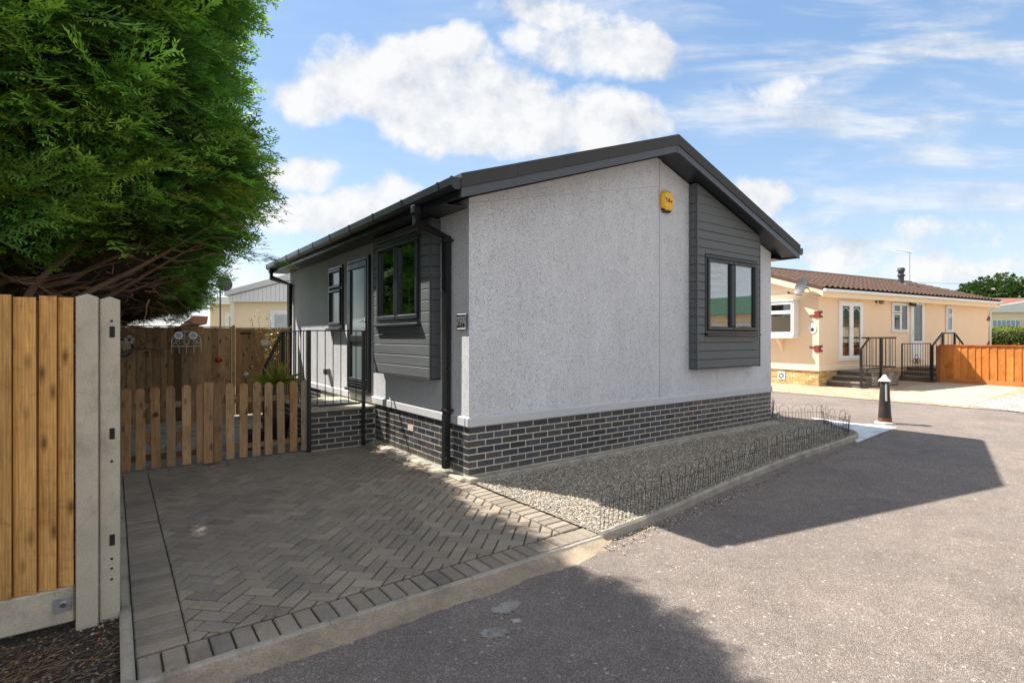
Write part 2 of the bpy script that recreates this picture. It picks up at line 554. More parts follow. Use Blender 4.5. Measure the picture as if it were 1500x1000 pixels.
M['china_blue'] = pbr('blue_china', (.26, .36, .46), .15, .1, 20)
M['dish'] = pbr('grey_dish', (.055, .058, .062), .5, .1)  # grey darkened to stand in for the shaded back of the dish
M['terracotta'] = pbr('terracotta', (.5, .2, .1), .8, .15, 9)
M['pot'] = pbr('dark_pot', (.035, .037, .04), .5, .2, 6)
M['curtain'] = pbr('grey_curtain', (.35, .36, .38), .9, .3, 12, stretch=(1, 1, .05))
M['white_clad'] = pbr('white_cladding', (.74, .75, .77), .6, .03)
M['white_roof'] = pbr('pale_roof_sheet', (.6, .62, .65), .7, .08)
M['rust_roof'] = pbr('rust_shed_roof', (.2, .09, .055), .8, .3, 5)
M['green_roof'] = pbr('green_roof_tile', (.03, .085, .045), .7, .2, 4)
M['white_hood'] = pbr('bollard_white', (.72, .73, .74), .5, .12, 9)
M['bollard'] = pbr('bollard_black', (.022, .018, .017), .5, .3, 8, .2, 60, .003, grime=((.16, .05, .02), .55))
M['rust'] = pbr('rusty_base', (.17, .06, .03), .85, .4, 14, .4, 60, .004)
M['grass'] = pbr('rough_grass', (.08, .1, .035), .95, .35, .6, .6, 30, .03)
M['lead'] = pbr('grey_flashing', (.2, .21, .22), .6, .1)

Z0, ZR = -0.06, -0.10          # level of the driveway / the road

# ------------------------------------------------------------------ ground, roads
def sheet(name, poly, z, mat, F=HF, kind='structure', label=None, n=1):
    mb = MB(); mb.add([(x, y, z) for x, y in poly], [list(range(len(poly)))])
    o = mb.build(name, mat, None, F, fix=False)
    return tag(o, label, None, None, kind)


sheet('ground', [(-400, -300), (400, -300), (400, 500), (-400, 500)], -.17, M['grass'])
sheet('road', [(-30, -30), (12.6, -30), (12.4, 4), (12.1, 12), (11.9, 60), (7.2, 60), (7.2, 14), (-30, 14)], ZR, M['asphalt'])

# driveway: 45 degree herringbone of bevelled blocks with soldier borders
DX0, DX1, DY0, DY1 = -3.0, .0, -1.95, 2.57
sheet('driveway_bedding', [(DX0, DY0), (0.02, DY0), (0.02, DY1), (DX0, DY1)], -.078, M['joint'])
mb = MB()


def pcol():
    t = random.gauss(1, .085)
    w = random.gauss(0, .007)
    return (max(.04, .26 * t + w), max(.04, .22 * t + w * .5), max(.03, .175 * t))


def block(poly, z=Z0):
    p = inset(poly, .0048)
    if not p or len(p) < 3:
        return
    n = len(p)
    ar = abs(sum(p[i][0] * p[(i + 1) % n][1] - p[(i + 1) % n][0] * p[i][1] for i in range(n))) / 2
    if ar < .0008:
        return
    mb.col = pcol()
    dz = random.gauss(0, .0012)
    cx, cy = sum(q[0] for q in p) / n, sum(q[1] for q in p) / n
    z += .012 * noise.noise(Vector((cx * .9, cy * .9, 3.3)))
    mb.prism(p, -.085, z + dz, .007)


IX0, IX1, IY0, IY1 = DX0 + .225, DX1 - .215, DY0 + .225, DY1 - .11
U = .1
c45 = math.sqrt(.5)
for k in range(-60, 61):
    for m in range(-40, 41):
        for (ox, oy, w, h) in ((k + 2 * m, k - 2 * m, 2, 1), (3 + k + 2 * m, k - 2 * m, 1, 2)):
            cx, cy = (ox + w / 2) * U, (oy + h / 2) * U
            X, Y = (cx - cy) * c45 - 1.4, (cx + cy) * c45 + .3
            if not (IX0 - .2 < X < IX1 + .2 and IY0 - .2 < Y < IY1 + .2):
                continue
            po = []
            for (a, b) in ((0, 0), (w, 0), (w, h), (0, h)):
                x, y = (ox + a) * U, (oy + b) * U
                po.append(((x - y) * c45 - 1.4, (x + y) * c45 + .3))
            for cl in ((1, 0, IX1), (-1, 0, -IX0), (0, 1, IY1), (0, -1, -IY0)):
                if len(po) >= 3:
                    po = clip(po, *cl)
            if len(po) >= 3:
                block(po)
y = DY0 + .225
while y < DY1 - .02:                                     # left border
    block([(DX0 - .003, y), (DX0 + .2285, y), (DX0 + .2285, y + .102), (DX0 - .003, y + .102)]); y += .102
y = DY0 + .225
while y < DY1 - .02:                                     # right border
    block([(DX1 - .205, y), (DX1, y), (DX1, y + .102), (DX1 - .205, y + .102)]); y += .102
x = DX0
while x < DX1 - .05:                                     # front soldier course
    block([(x, DY0 + .012), (x + .104, DY0 + .012), (x + .104, DY0 + .212), (x, DY0 + .212)]); x += .104
x = DX0 + .225
while x < DX1 - .25:
    block([(x, IY1 + .005), (x + .205, IY1 + .005), (x + .205, IY1 + .1), (x, IY1 + .1)]); x += .205
tag(mb.build('driveway', M['paver'], None, HF), None, None, None, 'structure')


def sweep(mb, path, w, z0, z1, bev=.012):
    """a kerb of width w swept along a path of (x,y); the path is its outer edge"""
    n = len(path)
    prof = [(0, z0), (0, z1 - bev), (bev, z1), (w - bev, z1), (w, z1 - bev), (w, z0)]
    vs, k = [], len(prof)
    for i in range(n):
        a, b = Vector(path[max(i - 1, 0)]), Vector(path[min(i + 1, n - 1)])
        d = (b - a).normalized()
        nn = Vector((-d.y, d.x))
        for (o, z) in prof:
            p = Vector(path[i]) + nn * o
            vs.append((p.x, p.y, z))
    fs = [[i * k + j, i * k + (j + 1) % k, (i + 1) * k + (j + 1) % k, (i + 1) * k + j] for i in range(n - 1) for j in range(k)]
    fs += [list(range(k)), [(n - 1) * k + j for j in range(k)][::-1]]
    mb.add(vs, fs)


def smooth_path(pts, step=.12):
    out = []
    P = [Vector(p) for p in pts]
    for i in range(len(P) - 1):
        p0, p1, p2, p3 = P[max(i - 1, 0)], P[i], P[i + 1], P[min(i + 2, len(P) - 1)]
        n = max(2, int((p2 - p1).length / step))
        for j in range(n):
            t = j / n
            q = .5 * ((2 * p1) + (p2 - p0) * t + (2 * p0 - 5 * p1 + 4 * p2 - p3) * t * t + (3 * p1 - p0 - 3 * p2 + p3) * t ** 3)
            out.append((q.x, q.y))
    out.append((P[-1].x, P[-1].y))
    return out


mb = MB()
x = -3.05
while x < -.05:
    e = min(x + .914, -.02)
    dz = random.uniform(-.004, .004)
    sweep(mb, [(x + .002, -2.0 + random.uniform(-.003, .003)), ((x + e) / 2, -2.0), (e - .002, -2.0 + random.uniform(-.003, .003))], .05, -.2, -.054 + dz)
    x = e
for (y0, y1) in ((-2.0, -1.12), (-1.1, -.2), (-.19, .7), (.71, 1.6), (1.61, 2.5)):
    sweep(mb, [(-3.004, y0), (-3.004, (y0 + y1) / 2), (-3.004, y1)], .055, -.2, -.04 if y0 < -1.5 else -.068)
tag(mb.build('driveway_kerb', M['kerb'], None, HF), None, None, None, 'structure')

bed_path = [(-.02, -2.0), (.9, -1.93), (2.1, -1.76), (3.9, -1.57), (5.3, -1.49), (6.1, -1.44), (6.55, -1.33), (6.82, -1.08), (7.05, -.8), (7.5, -.4), (6.955, .1), (8.1, .9), (8.2, 3), (8.2, 7)]
BP = smooth_path(bed_path)
mb = MB()
i, L = 0, 0
while i < len(BP) - 1:
    j = min(i + 7, len(BP) - 1)
    sweep(mb, BP[i:j + 1], .05, -.2, -.022 + random.uniform(-.003, .003), .016)
    i = j
tag(mb.build('gravel_bed_kerb', M['kerb'], None, HF), None, None, None, 'structure')

# stained concrete haunching along the kerb, sloping down to the road
mb = MB()
rows = []
x = -3.3
while x < .12:
    w = .16 + .05 * noise.noise(Vector((x * 3, 0, 0))) + .022 * noise.noise(Vector((x * 17, 0, 5)))
    if x > -.12:
        w *= max(.05, 1 - (x + .12) / .24)
    rows.append([(x, -1.998 - w * f, -.064 - .034 * f ** .8 + .004 * noise.noise(Vector((x * 9, f * 3, 2)))) for f in (0, .25, .5, .75, 1.0)] + [(x, -2.004 - w, -.106)])
    x += .03
vs = [p for r in rows for p in r]
mb.add(vs, [[i * 6 + k, (i + 1) * 6 + k, (i + 1) * 6 + k + 1, i * 6 + k + 1] for i in range(len(rows) - 1) for k in range(5)])
tag(mb.build('road_edge_strip', M['tan_concrete'], None, HF, smooth=True), None, None, None, 'structure')

# soil on the left, gravel strip beside the post, patio behind the pickets
sheet('soil', [(-30, -2.8), (-3.05, -2.15), (-3.05, 2.6), (-30, 2.6)], -.083, M['soil'])
sheet('garden_soil', [(-30, 2.6), (-3.08, 2.6), (-3.08, 14), (-30, 14)], -.09, M['soil'])
sheet('patio_bedding', [(-8, 2.62), (0, 2.62), (0, 6.94), (-8, 6.94)], -.08, M['joint'])
mb = MB()
y = 2.62
while y < 6.8:
    x0 = -7.8
    while x0 < -.03:
        x1 = min(x0 + random.uniform(1.4, 2.6), -.02)
        t = random.gauss(1, .09)
        mb.col = (.30 * t, .285 * t, .255 * t)
        mb.box(x0 + .002, x1 - .002, y + .004, y + .141, -.1, Z0 + random.uniform(-.002, .002), .005)
        x0 = x1
    y += .145
tag(mb.build('patio', M['patio'], None, HF), None, None, None, 'structure')

# forecourt of the cream house
sheet('forecourt', [(11.95, 30), (12.1, 12), (12.4, 4), (12.6, -30), (40, -30), (40, 30)], -.088, M['forecourt'])
pc = [KF.g(*p, z=-.084) for p in ((1290, 583), (1415, 594.5), (1470, 577), (1500, 568), (1440, 560), (1370, 560), (1330, 566))]
sheet('concrete_drive', pc, -.084, M['pale_concrete'], KF)
pc = [KF.g(*p, z=-.08) for p in ((1418, 594), (1520, 606), (1640, 600), (1640, 575), (1505, 577), (1470, 581))]
sheet('grey_gravel_patch', pc, -.08, M['grey_gravel'], KF, 'stuff', None)
wp = [HF.g(*p, z=-.095) for p in ((1188, 611), (1225, 616), (1262, 620.5), (1290, 622), (1314, 625.5), (1290, 634), (1256, 648), (1246, 640))]
sheet('road_marking', wp, -.095, M['paint'])
for k, pl in enumerate(([(715, 893), (738, 880), (768, 879), (757, 893), (735, 899)], [(700, 926), (722, 917), (748, 922), (738, 931), (712, 936)], [(745, 906), (760, 905), (766, 911), (752, 913)])):
    cx, cy = sum(p[0] for p in pl) / len(pl), sum(p[1] for p in pl) / len(pl)
    po = []
    for q in range(40):
        f = q / 40 * len(pl); i0 = int(f); f -= i0
        a, b = pl[i0 % len(pl)], pl[(i0 + 1) % len(pl)]
        x, y = a[0] + (b[0] - a[0]) * f, a[1] + (b[1] - a[1]) * f
        r = 1 + .35 * random.uniform(-1, .6)
        po.append(HF.g(cx + (x - cx) * r, cy + (y - cy) * r, z=-.097))
    sheet('worn_road_patch', po, -.0965, pbr('worn_patch', (.3, .275, .25), .9, .4, 9, .6, 110, .004, grime=((.09, .08, .075), .9)))


# gravel stones -----------------------------------------------------------
def in_poly(x, y, poly):
    c = np.zeros(len(x), bool)
    n = len(poly)
    for i in range(n):
        x1, y1 = poly[i]; x2, y2 = poly[(i + 1) % n]
        cond = ((y1 > y) != (y2 > y)) & (x < (x2 - x1) * (y - y1) / (y2 - y1 + 1e-12) + x1)
        c ^= cond
    return c


OCT = np.array([(1, 0, 0), (-1, 0, 0), (0, 1, 0), (0, -1, 0), (0, 0, 1), (0, 0, -1)], float)
OCTF = np.array([(0, 2, 4), (2, 1, 4), (1, 3, 4), (3, 0, 4), (2, 0, 5), (1, 2, 5), (3, 1, 5), (0, 3, 5)])


def stones(name, xy, z, smin, smax, pal, mat, F, flat=.6, kind='stuff', spread=.01):
    n = len(xy)
    s = rng.uniform(smin, smax, n) * rng.uniform(.7, 1.15, n)
    sh = np.stack([rng.uniform(.75, 1.3, n), rng.uniform(.6, 1.0, n), rng.uniform(.4, .8, n) * flat * 1.4], 1) * s[:, None]
    a = rng.uniform(0, 6.28, n); t = rng.normal(0, .3, n)
    V = OCT[None] * sh[:, None, :] * .5 * rng.uniform(.75, 1.25, (n, 6, 1))
    V += rng.normal(0, .12, V.shape) * s[:, None, None] * .5
    x = V[..., 0] * np.cos(a)[:, None] - V[..., 1] * np.sin(a)[:, None]
    y_ = V[..., 0] * np.sin(a)[:, None] + V[..., 1] * np.cos(a)[:, None]
    zz = V[..., 2] + x * np.sin(t)[:, None]
    P = np.stack([x + xy[:, 0:1], y_ + xy[:, 1:2], zz + z + rng.uniform(0, spread, n)[:, None]], -1)
    Fc = OCTF[None] + (np.arange(n) * 6)[:, None, None]
    pal = np.array(pal)
    c = pal[rng.integers(0, len(pal), n)] * rng.uniform(.75, 1.25, (n, 1))
    o = np_mesh(name, P.reshape(-1, 3), 3, np.repeat(c, 8, 0), mat, None, F, (0, 0, 0), Fc.reshape(-1, 3))
    return tag(o, None, None, None, kind)


bed = [(.0, -1.95)] + [(x, y + .05) for x, y in BP[1:]] + [(6.42, 7), (6.42, .02), (0, .02)]
sheet('gravel_bed', bed, -.055, M['gravel'])
pts = rng.uniform((-.02, -2.0), (8.2, 2.5), (120000, 2))
keep = in_poly(pts[:, 0], pts[:, 1], bed)
prob = np.clip(1.15 - pts[:, 0] / 9.0, .25, 1)
keep &= rng.uniform(0, 1, len(pts)) < prob
PAL = [(.66, .58, .46), (.52, .46, .38), (.72, .66, .55), (.44, .40, .345), (.34, .32, .295), (.6, .48, .35), (.76, .72, .64), (.25, .235, .22), (.5, .46, .40)]
stones('gravel', pts[keep], -.052, .011, .024, PAL, M['stone'], HF)
# spill of stones over the kerb edge and by the paving
sp = []
for _ in range(520):
    t = random.random() ** 2 * 2.6
    sp.append((t - .1, -2.02 - abs(random.gauss(0, .09)) + .08 * t))
for _ in range(150):
    sp.append((random.gauss(-.03, .05), random.uniform(-1.9, -.1)))
stones('spilled_gravel', np.array(sp), -.092, .006, .018, PAL, M['stone'], HF)
ss = np.stack([rng.uniform(-3.17, -3.06, 2600), rng.uniform(-1.2, 2.5, 2600)], 1)
stones('path_edge_gravel', ss, -.078, .012, .028, [(.16, .14, .12), (.25, .23, .2), (.1, .085, .075), (.35, .32, .28)], M['stone'], HF)
ss = np.stack([rng.uniform(-5.5, -3.06, 1500), -1.25 - np.abs(rng.normal(0, .45, 1500))], 1)
stones('soil_stones', ss, -.083, .006, .026, [(.05, .035, .025), (.07, .05, .035), (.12, .1, .08), (.3, .26, .21), (.035, .025, .018)], M['stone'], HF)

# fallen leaves
LV, LC = [], []


def add_leaf(x, y, z, s, c):
    a = random.uniform(0, 6.28); b = random.uniform(-.5, .5)
    d = Vector((math.cos(a), math.sin(a), b * .5)); e = Vector((-math.sin(a), math.cos(a), random.uniform(-.4, .4)))
    p = Vector((x, y, z + .004))
    for q in (p - d * s, p + e * s * .45, p + d * s, p - e * s * .45):
        LV.append((q.x, q.y, max(q.z, z + .001)))
    LC.append(c)


brown = [(.16, .06, .025), (.22, .1, .04), (.1, .045, .022), (.28, .17, .08), (.09, .05, .03)]
for _ in range(420):
    t = random.uniform(.0, 7.0)
    add_leaf(t, -2.03 - abs(random.gauss(0, .07)) + .088 * t, -.098, random.uniform(.006, .02), random.choice(brown))
for _ in range(260):
    add_leaf(random.uniform(.2, 6.6), random.uniform(-1.75, -.1), -.03, random.uniform(.006, .018), random.choice(brown))
for _ in range(900):
    add_leaf(random.uniform(-6, -3.06), -1.22 - abs(random.gauss(0, .5)), -.082, random.uniform(.005, .022), random.choice(brown + [(.05, .03, .02), (.07, .04, .025), (.3, .22, .12)]))
for _ in range(90):
    add_leaf(random.uniform(-3, 0), random.uniform(-1.9, 2.4), -.056, random.uniform(.003, .008), random.choice(brown + [(.4, .38, .3)]))
for _ in range(46):
    add_leaf(random.uniform(6.6, 7.3), random.uniform(.2, 1.0), -.035, random.uniform(.02, .05), (.25, .08, .04))
o = np_mesh('fallen_leaves', LV, 4, np.array(LC), M['litter'], None, HF)
tag(o, None, None, None, 'stuff')
# dead grass wisps on the soil
mb = MB()
for _ in range(150):
    x, y = random.gauss(-3.45, .18), random.gauss(-1.6, .14)
    a, l = random.gauss(.9, .5), random.uniform(.06, .2)
    c = random.uniform(.6, 1.2)
    mb.col = (.2 * c, .14 * c, .07 * c)
    mb.tube([(x, y, -.078), (x + l * .5 * math.cos(a), y + l * .5 * math.sin(a), -.06), (x + l * math.cos(a), y + l * math.sin(a), -.075)], .0012, 3)
tag(mb.build('dry_grass', M['litter'], None, HF, fix=False), None, None, None, 'stuff')

# ------------------------------------------------------------------ building helpers
def PG(a, b, c):            # gable plane of the grey home: a along, b up, c outward
    return (a, -c, b)


def PL(a, b, c):            # its door side: a back along the wall
    return (-c, a, b)


def PXf(a, b, c):           # facade of the cream home
    return (a, -c, b)


def ring(mb, a0, a1, b0, b1, c0, c1, w, bev=.004):
    mb.box(a0, a1, b0, b0 + w, c0, c1, bev); mb.box(a0, a1, b1 - w, b1, c0, c1, bev)
    mb.box(a0, a0 + w, b0 + w, b1 - w, c0, c1, bev); mb.box(a1 - w, a1, b0 + w, b1 - w, c0, c1, bev)


def window(parent, P, a0, a1, b0, b1, c0, lights, fm, pm, fw=.045, sash=.05, depth=.07, sill=.0, vents=False, back=None, blind=False):
    mb = MB(P)
    ring(mb, a0, a1, b0, b1, c0, c0 + depth * .75, fw, .006)
    W_, H_ = a1 - a0 - 2 * fw, b1 - b0 - 2 * fw
    cells = [(a0 + fw + l[0] * W_, a0 + fw + l[1] * W_, b0 + fw + l[2] * H_, b0 + fw + l[3] * H_) for l in lights]
    w = mb.build('window', fm, parent)
    for (x0, x1, z0, z1) in cells:
        s_ = MB(P); ring(s_, x0 + .003, x1 - .003, z0 + .003, z1 - .003, c0 + .012, c0 + depth, sash, .012)
        if vents:
            s_.box(x0 + .1, x1 - .1, z1 - .03, z1 - .018, c0 + depth, c0 + depth + .012, .004)
        s_.build('sash', fm, w)
        p_ = MB(P); p_.box(x0 + sash - .004, x1 - sash + .004, z0 + sash - .004, z1 - sash + .004, c0 + depth * .42, c0 + depth * .5)
        p_.build('pane', pm, w)
        if blind:
            b_ = MB(P)
            z = z0 + sash + .01
            while z < z1 - sash:
                pts = [(x0 + sash, z, c0 - .022), (x1 - sash, z, c0 - .022), (x1 - sash, z + .013, c0 - .004), (x0 + sash, z + .013, c0 - .004)]
                b_.add(pts + [(p[0], p[1] + .0012, p[2]) for p in pts], [(0, 1, 2, 3), (7, 6, 5, 4), (0, 4, 5, 1), (1, 5, 6, 2), (2, 6, 7, 3), (3, 7, 4, 0)])
                z += .03
            b_.build('blind', M['blind'], w)
    if back is not None:
        k_ = MB(P); k_.box(a0 + .01, a1 - .01, b0 + .01, b1 - .01, back, back + .004); k_.build('dark_backing', M['unlit_black'], w)  # near-black sheet stands in for the unlit room behind the glass
    if sill:
        k_ = MB(P); k_.box(a0 - .02, a1 + .02, b0 - .035, b0 - .001, c0, c0 + depth + sill, .008); k_.build('sill', fm, w)
    return w


def planks(mb, P, a0, a1, b0, b1, pitch, c0, c1, hole=None, under=None, bev=.007, gap=.004):
    z = b0
    while z < b1 - .01:
        zt = min(z + pitch, b1)
        segs = [(a0, a1, z, zt)]
        if hole:
            h0, h1, g0, g1 = hole
            if zt > g0 and z < g1:
                segs = [(a0, h0, z, zt), (h1, a1, z, zt)]
                if z < g0 - .01:
                    segs.append((h0, h1, z, g0))
                if zt > g1 + .01:
                    segs.append((h0, h1, g1, zt))
        for (x0, x1, y0, y1) in segs:
            po = [(x0, y0 + gap / 2), (x1, y0 + gap / 2), (x1, y1 - gap / 2), (x0, y1 - gap / 2)]
            if under:
                po = clip(po, *under)
            if len(po) >= 3:
                mb.prism(po, c0, c1, bev)
        z += pitch


def bricks(mb, P, a0, a1, z0, n, pal, pitch=.075, length=.225, j=.013, c0=-.012, c1=0.0, shift=0, ends=True):
    for r in range(n):
        x = a0 - (length / 2 if (r + shift) % 2 else 0)
        while x < a1:
            x0, x1 = max(x, a0), min(x + length - j, a1)
            if x1 - x0 > .02:
                c = random.choice(pal); t = random.uniform(.75, 1.3)
                mb.col = (c[0] * t, c[1] * t, c[2] * t)
                y0 = z0 + r * pitch + j / 2
                mb.prism([(x0, y0), (x1, y0), (x1, y0 + pitch - j), (x0, y0 + pitch - j)], c0, c1 + random.uniform(-.0012, .0012), .003)
            x += length


BLUE = [(.066, .057, .055), (.06, .067, .08), (.046, .051, .062), (.038, .042, .05), (.056, .061, .073), (.048, .046, .048), (.058, .05, .048), (.034, .037, .046)]

# ------------------------------------------------------------------ the grey park home
HW, HL, EAVE, SL = 6.36, 7.33, 3.01, .336
MID = HW / 2


def under(t):
    return EAVE + SL * (MID - abs(t - MID))


home = thing('park_home', 'grey rendered park home with dark clad window boxes on a blue-black brick plinth', 'park home', HF, (0, 0, Z0))
mb = MB(PG)
mb.prism([(0, .53), (HW, .53), (HW, under(HW)), (MID, under(MID)), (0, under(0))], -HL, 0)
mb.build('wall', M['render'], home)
mb = MB()
for (t0, t1, s0, s1) in ((-.022, HW + .022, -.022, .05), (-.022, .05, .0501, HL), (HW - .05, HW + .022, .0501, HL)):
    mb.box(t0, t1, s0, s1, .523, .632, .012)
mb.build('base_band', M['smooth_render'], home)
mb = MB(); mb.box(.004, HW - .004, .004, HL - .01, -.16, .5225)
pl = mb.build('plinth', M['mortar'], home)
for P_, a0_, a1_, sf in ((PG, 0, HW, 0), (PL, .004, 2.585, 1), (PL, 5.2, HL, 1), (lambda a, b, c: (HW + c, a, b), .004, HL, 1)):
    mb = MB(P_); bricks(mb, P_, a0_, a1_, 0, 7, BLUE, shift=sf); mb.build('brickwork', M['brick'], pl)
mb = MB()
mb.box(-.05, HW + .1, -.115, .006, -.16, -.003, .012)
x = .02
while x < 2.5:                                             # broken footing along the drive
    l = random.uniform(.16, .42)
    h = random.uniform(.03, .075)
    mb.box(-.085 - random.uniform(0, .05), .006, x, min(x + l, 2.56), -.16, Z0 + h * .7, .018)
    x += l + random.uniform(-.004, .01)
mb.build('footing', M['footing'], home)

mb = MB(PG)                                                # cover strips on the gable
mb.box(3.225, 3.267, .633, under(3.2) - .005, 0, .009, .003)
for (t0, z0, t1, z1) in ((0, 2.95, 3.224, 3.675), (3.268, 3.675, 3.93, 3.475)):
    mb.add([(t0, z0 - .006, 0), (t1, z1 - .006, 0), (t1, z1 + .006, 0), (t0, z0 + .006, 0), (t0, z0 - .004, .005), (t1, z1 - .004, .005), (t1, z1 + .004, .005), (t0, z0 + .004, .005)],
           [(4, 5, 6, 7), (0, 1, 5, 4), (2, 3, 7, 6), (0, 4, 7, 3), (1, 2, 6, 5)])
mb.build('cover_strip', M['smooth_render'], home)

# roof
RO0, RO1, EV = -.336, HL + .3, .30
roof = MB(PG)
zt = lambda t: under(t) + .15
pol = [(-EV, under(-EV) + .012), (MID, under(MID) + .012), (HW + EV, under(HW + EV) + .012), (HW + EV, zt(HW + EV)), (MID, zt(MID)), (-EV, zt(-EV))]
# the soffit and deck, in two halves so that each stays convex
roof.prism([pol[0], pol[1], pol[4], pol[5]], -RO1 + .01, -RO0 - .02)
roof.prism([pol[1], pol[2], pol[3], pol[4]], -RO1 + .01, -RO0 - .02)
rf = roof.build('roof', M['anthracite'], home)


def tile_sheet(name, mat, parent, x0, x1, run0, run1, fn, rib=.3, course=.32, amp=.02, step=.022, dx=.03, dr=.04, P=None):
    """ribbed tile courses; fn(x, r) gives the point at distance r up the slope"""
    nx, nr = int((x1 - x0) / dx) + 1, int((run1 - run0) / dr) + 1
    V = []
    for j in range(nr):
        r = run0 + (run1 - run0) * j / (nr - 1)
        fr = ((r - run0) / course) % 1.0
        ci = int((r - run0) / course)
        for i in range(nx):
            x = x0 + (x1 - x0) * i / (nx - 1)
            w = amp * abs(math.sin(math.pi * x / rib)) ** .8
            V.append(fn(x, r, w + step * (1 - fr) + .003 * noise.noise(Vector((x * 3, ci * 1.7, 0)))))
    I = np.arange(nx * nr).reshape(nr, nx)
    Fc = np.stack([I[:-1, :-1], I[:-1, 1:], I[1:, 1:], I[1:, :-1]], -1).reshape(-1, 4)
    cl = np.repeat(rng.uniform(.7, 1.3, (len(Fc), 1)), 3, 1)
    return np_mesh(name, V, 4, cl, mat, parent, HF, (0, 0, 0), Fc)


cs = math.cos(math.atan(SL)); sn = math.sin(math.atan(SL))
tile_sheet('roof_tiles', M['tile'], rf, RO0 + .02, RO1, -.06, (MID + EV) / cs, lambda x, r, h: (-EV + r * cs - h * sn, x, zt(-EV) + r * sn + h * cs + .006), dx=.04)
tile_sheet('roof_tiles', M['tile'], rf, RO0 + .02, RO1, -.06, (MID + EV) / cs, lambda x, r, h: (HW + EV - r * cs + h * sn, x, zt(-EV) + r * sn + h * cs + .006), dx=.06)


def slope_bar(mb, t0, t1, lo, hi, s0, s1):
    mb.add([(t, s, under(t) + d) for s in (s0, s1) for t in (t0, t1) for d in (lo, hi)],
           [(0, 1, 3, 2), (4, 6, 7, 5), (0, 4, 5, 1), (2, 3, 7, 6), (1, 5, 7, 3), (0, 2, 6, 4)])


mb = MB()
slope_bar(mb, -EV - .012, MID, -.012, .08, RO0 - .02, RO0 + .005); mb.build('barge_board', M['fascia'], home)
mb = MB()
slope_bar(mb, MID + .0005, HW + EV + .012, -.012, .08, RO0 - .02, RO0 + .005); mb.build('barge_board', M['fascia'], home)
mb = MB()
mb.box(MID - .02, MID + .02, RO0 - .024, RO0 - .0205, under(MID) - .035, under(MID) + .08, .002)
mb.build('barge_joint', M['fascia'], home)
for (lo, hi) in ((-EV - .02, MID - .0005), (MID + .0005, HW + EV + .02)):
    n = 5
    for i in range(n):
        v = MB()
        t0, t1 = lo + (hi - lo) * i / n, lo + (hi - lo) * (i + 1) / n
        d = random.uniform(-.003, .003)
        slope_bar(v, t0 + .0015, t1 - .0015, .082, .228 + d, RO0 - .032 + d * .5, RO0 + .09)
        v.build('verge_tile', M['verge'], home)
mb = MB()                                                   # eaves boards and soffit
mb.box(-EV - .014, -EV + .004, RO0 + .006, RO1 - .02, 2.9, 3.05, .003); mb.build('eaves_board', M['anthracite'], home)
mb = MB(); mb.box(HW + EV - .004, HW + EV + .014, RO0 + .006, RO1 - .02, 2.9, 3.05, .003); mb.build('eaves_board', M['anthracite'], home)
mb = MB(); mb.box(-EV + .0045, -.002, .03, RO1 - .02, 2.902, 2.912); mb.build('soffit', M['anthracite'], home)
mb = MB(); mb.box(HW + .002, HW + EV - .0045, -.04, RO1 - .02, 2.902, 2.912); mb.build('soffit', M['anthracite'], home)


def gutter(q0, sg, base):
    prof = [(.0, .11), (0, .03), (.03, 0), (.08, 0), (.108, .035), (.112, .11), (.102, .112), (.098, .04), (.075, .01), (.035, .01), (.01, .033), (.01, .11)]
    g = MB(lambda a, b, c: (base - sg * a, c, b))
    segs = [(RO0 - .01, RO1 - .02)]
    n = len(prof)
    for (c0, c1) in segs:
        vs = [(a, 2.968 + b, c) for c in (c0, c1) for a, b in prof]
        g.add(vs, [[i, (i + 1) % n, n + (i + 1) % n, n + i] for i in range(n)])
    o = g.build('gutter', M['anthracite'], home)
    out = [(.0, .115), (-.004, .025), (.028, -.006), (.082, -.006), (.114, .03), (.119, .115)]
    s = RO0 + .25
    while s < RO1 - .1:
        k = MB(lambda a, b, c: (base - sg * a, c, b))
        k.add([(a, 2.968 + b, c) for c in (s, s + .035) for a, b in out], [list(range(6))[::-1], list(range(6, 12))] + [[i, (i + 1) % 6, 6 + (i + 1) % 6, 6 + i] for i in range(6)])
        k.build('gutter_bracket', M['anthracite'], o)
        s += .86
    for s in (RO0 - .018, RO1 - .02):
        e = MB(lambda a, b, c: (base - sg * a, c, b))
        e.prism([(a, 2.968 + b) for a, b in out], s - .006 if s < 0 else s, s + .008 if s < 0 else s + .02)
        e.build('gutter_end', M['anthracite'], o)


gutter(0, 1, -EV - .015)
gutter(0, -1, HW + EV + .015)


def downpipe(s, ds, q_top=.37, top=2.97, elbow=2.66):
    d = MB(lambda a, b, c: (-c, a, b))
    d.tube([(s + ds, top, q_top), (s + ds, elbow + .12, q_top), (s, elbow - .03, .062), (s, .62, .062)], .033, sq=True)
    d.tube([(s, .619, .066), (s, .02, .066)], .036, sq=True)
    o = d.build('downpipe', M['black_plastic'], home)
    k = MB(lambda a, b, c: (-c, a, b))
    k.box(s + ds - .045, s + ds + .045, top - .09, top + .005, q_top - .05, q_top + .05, .01)
    k.build('gutter_outlet', M['anthracite'], o)
    for z in (2.58, .66, .12):
        c = MB(lambda a, b, c: (-c, a, b)); c.box(s - .065, s + .065, z, z + .03, 0.002, .1, .004); c.build('pipe_clip', M['black_plastic'], o)


downpipe(.383, .142)
downpipe(7.12, .28)
mb = MB(); mb.tube([(HW + .05, .3, 2.85), (HW + .05, .3, .1)], .033, sq=True); mb.build('downpipe', M['black_plastic'], home)


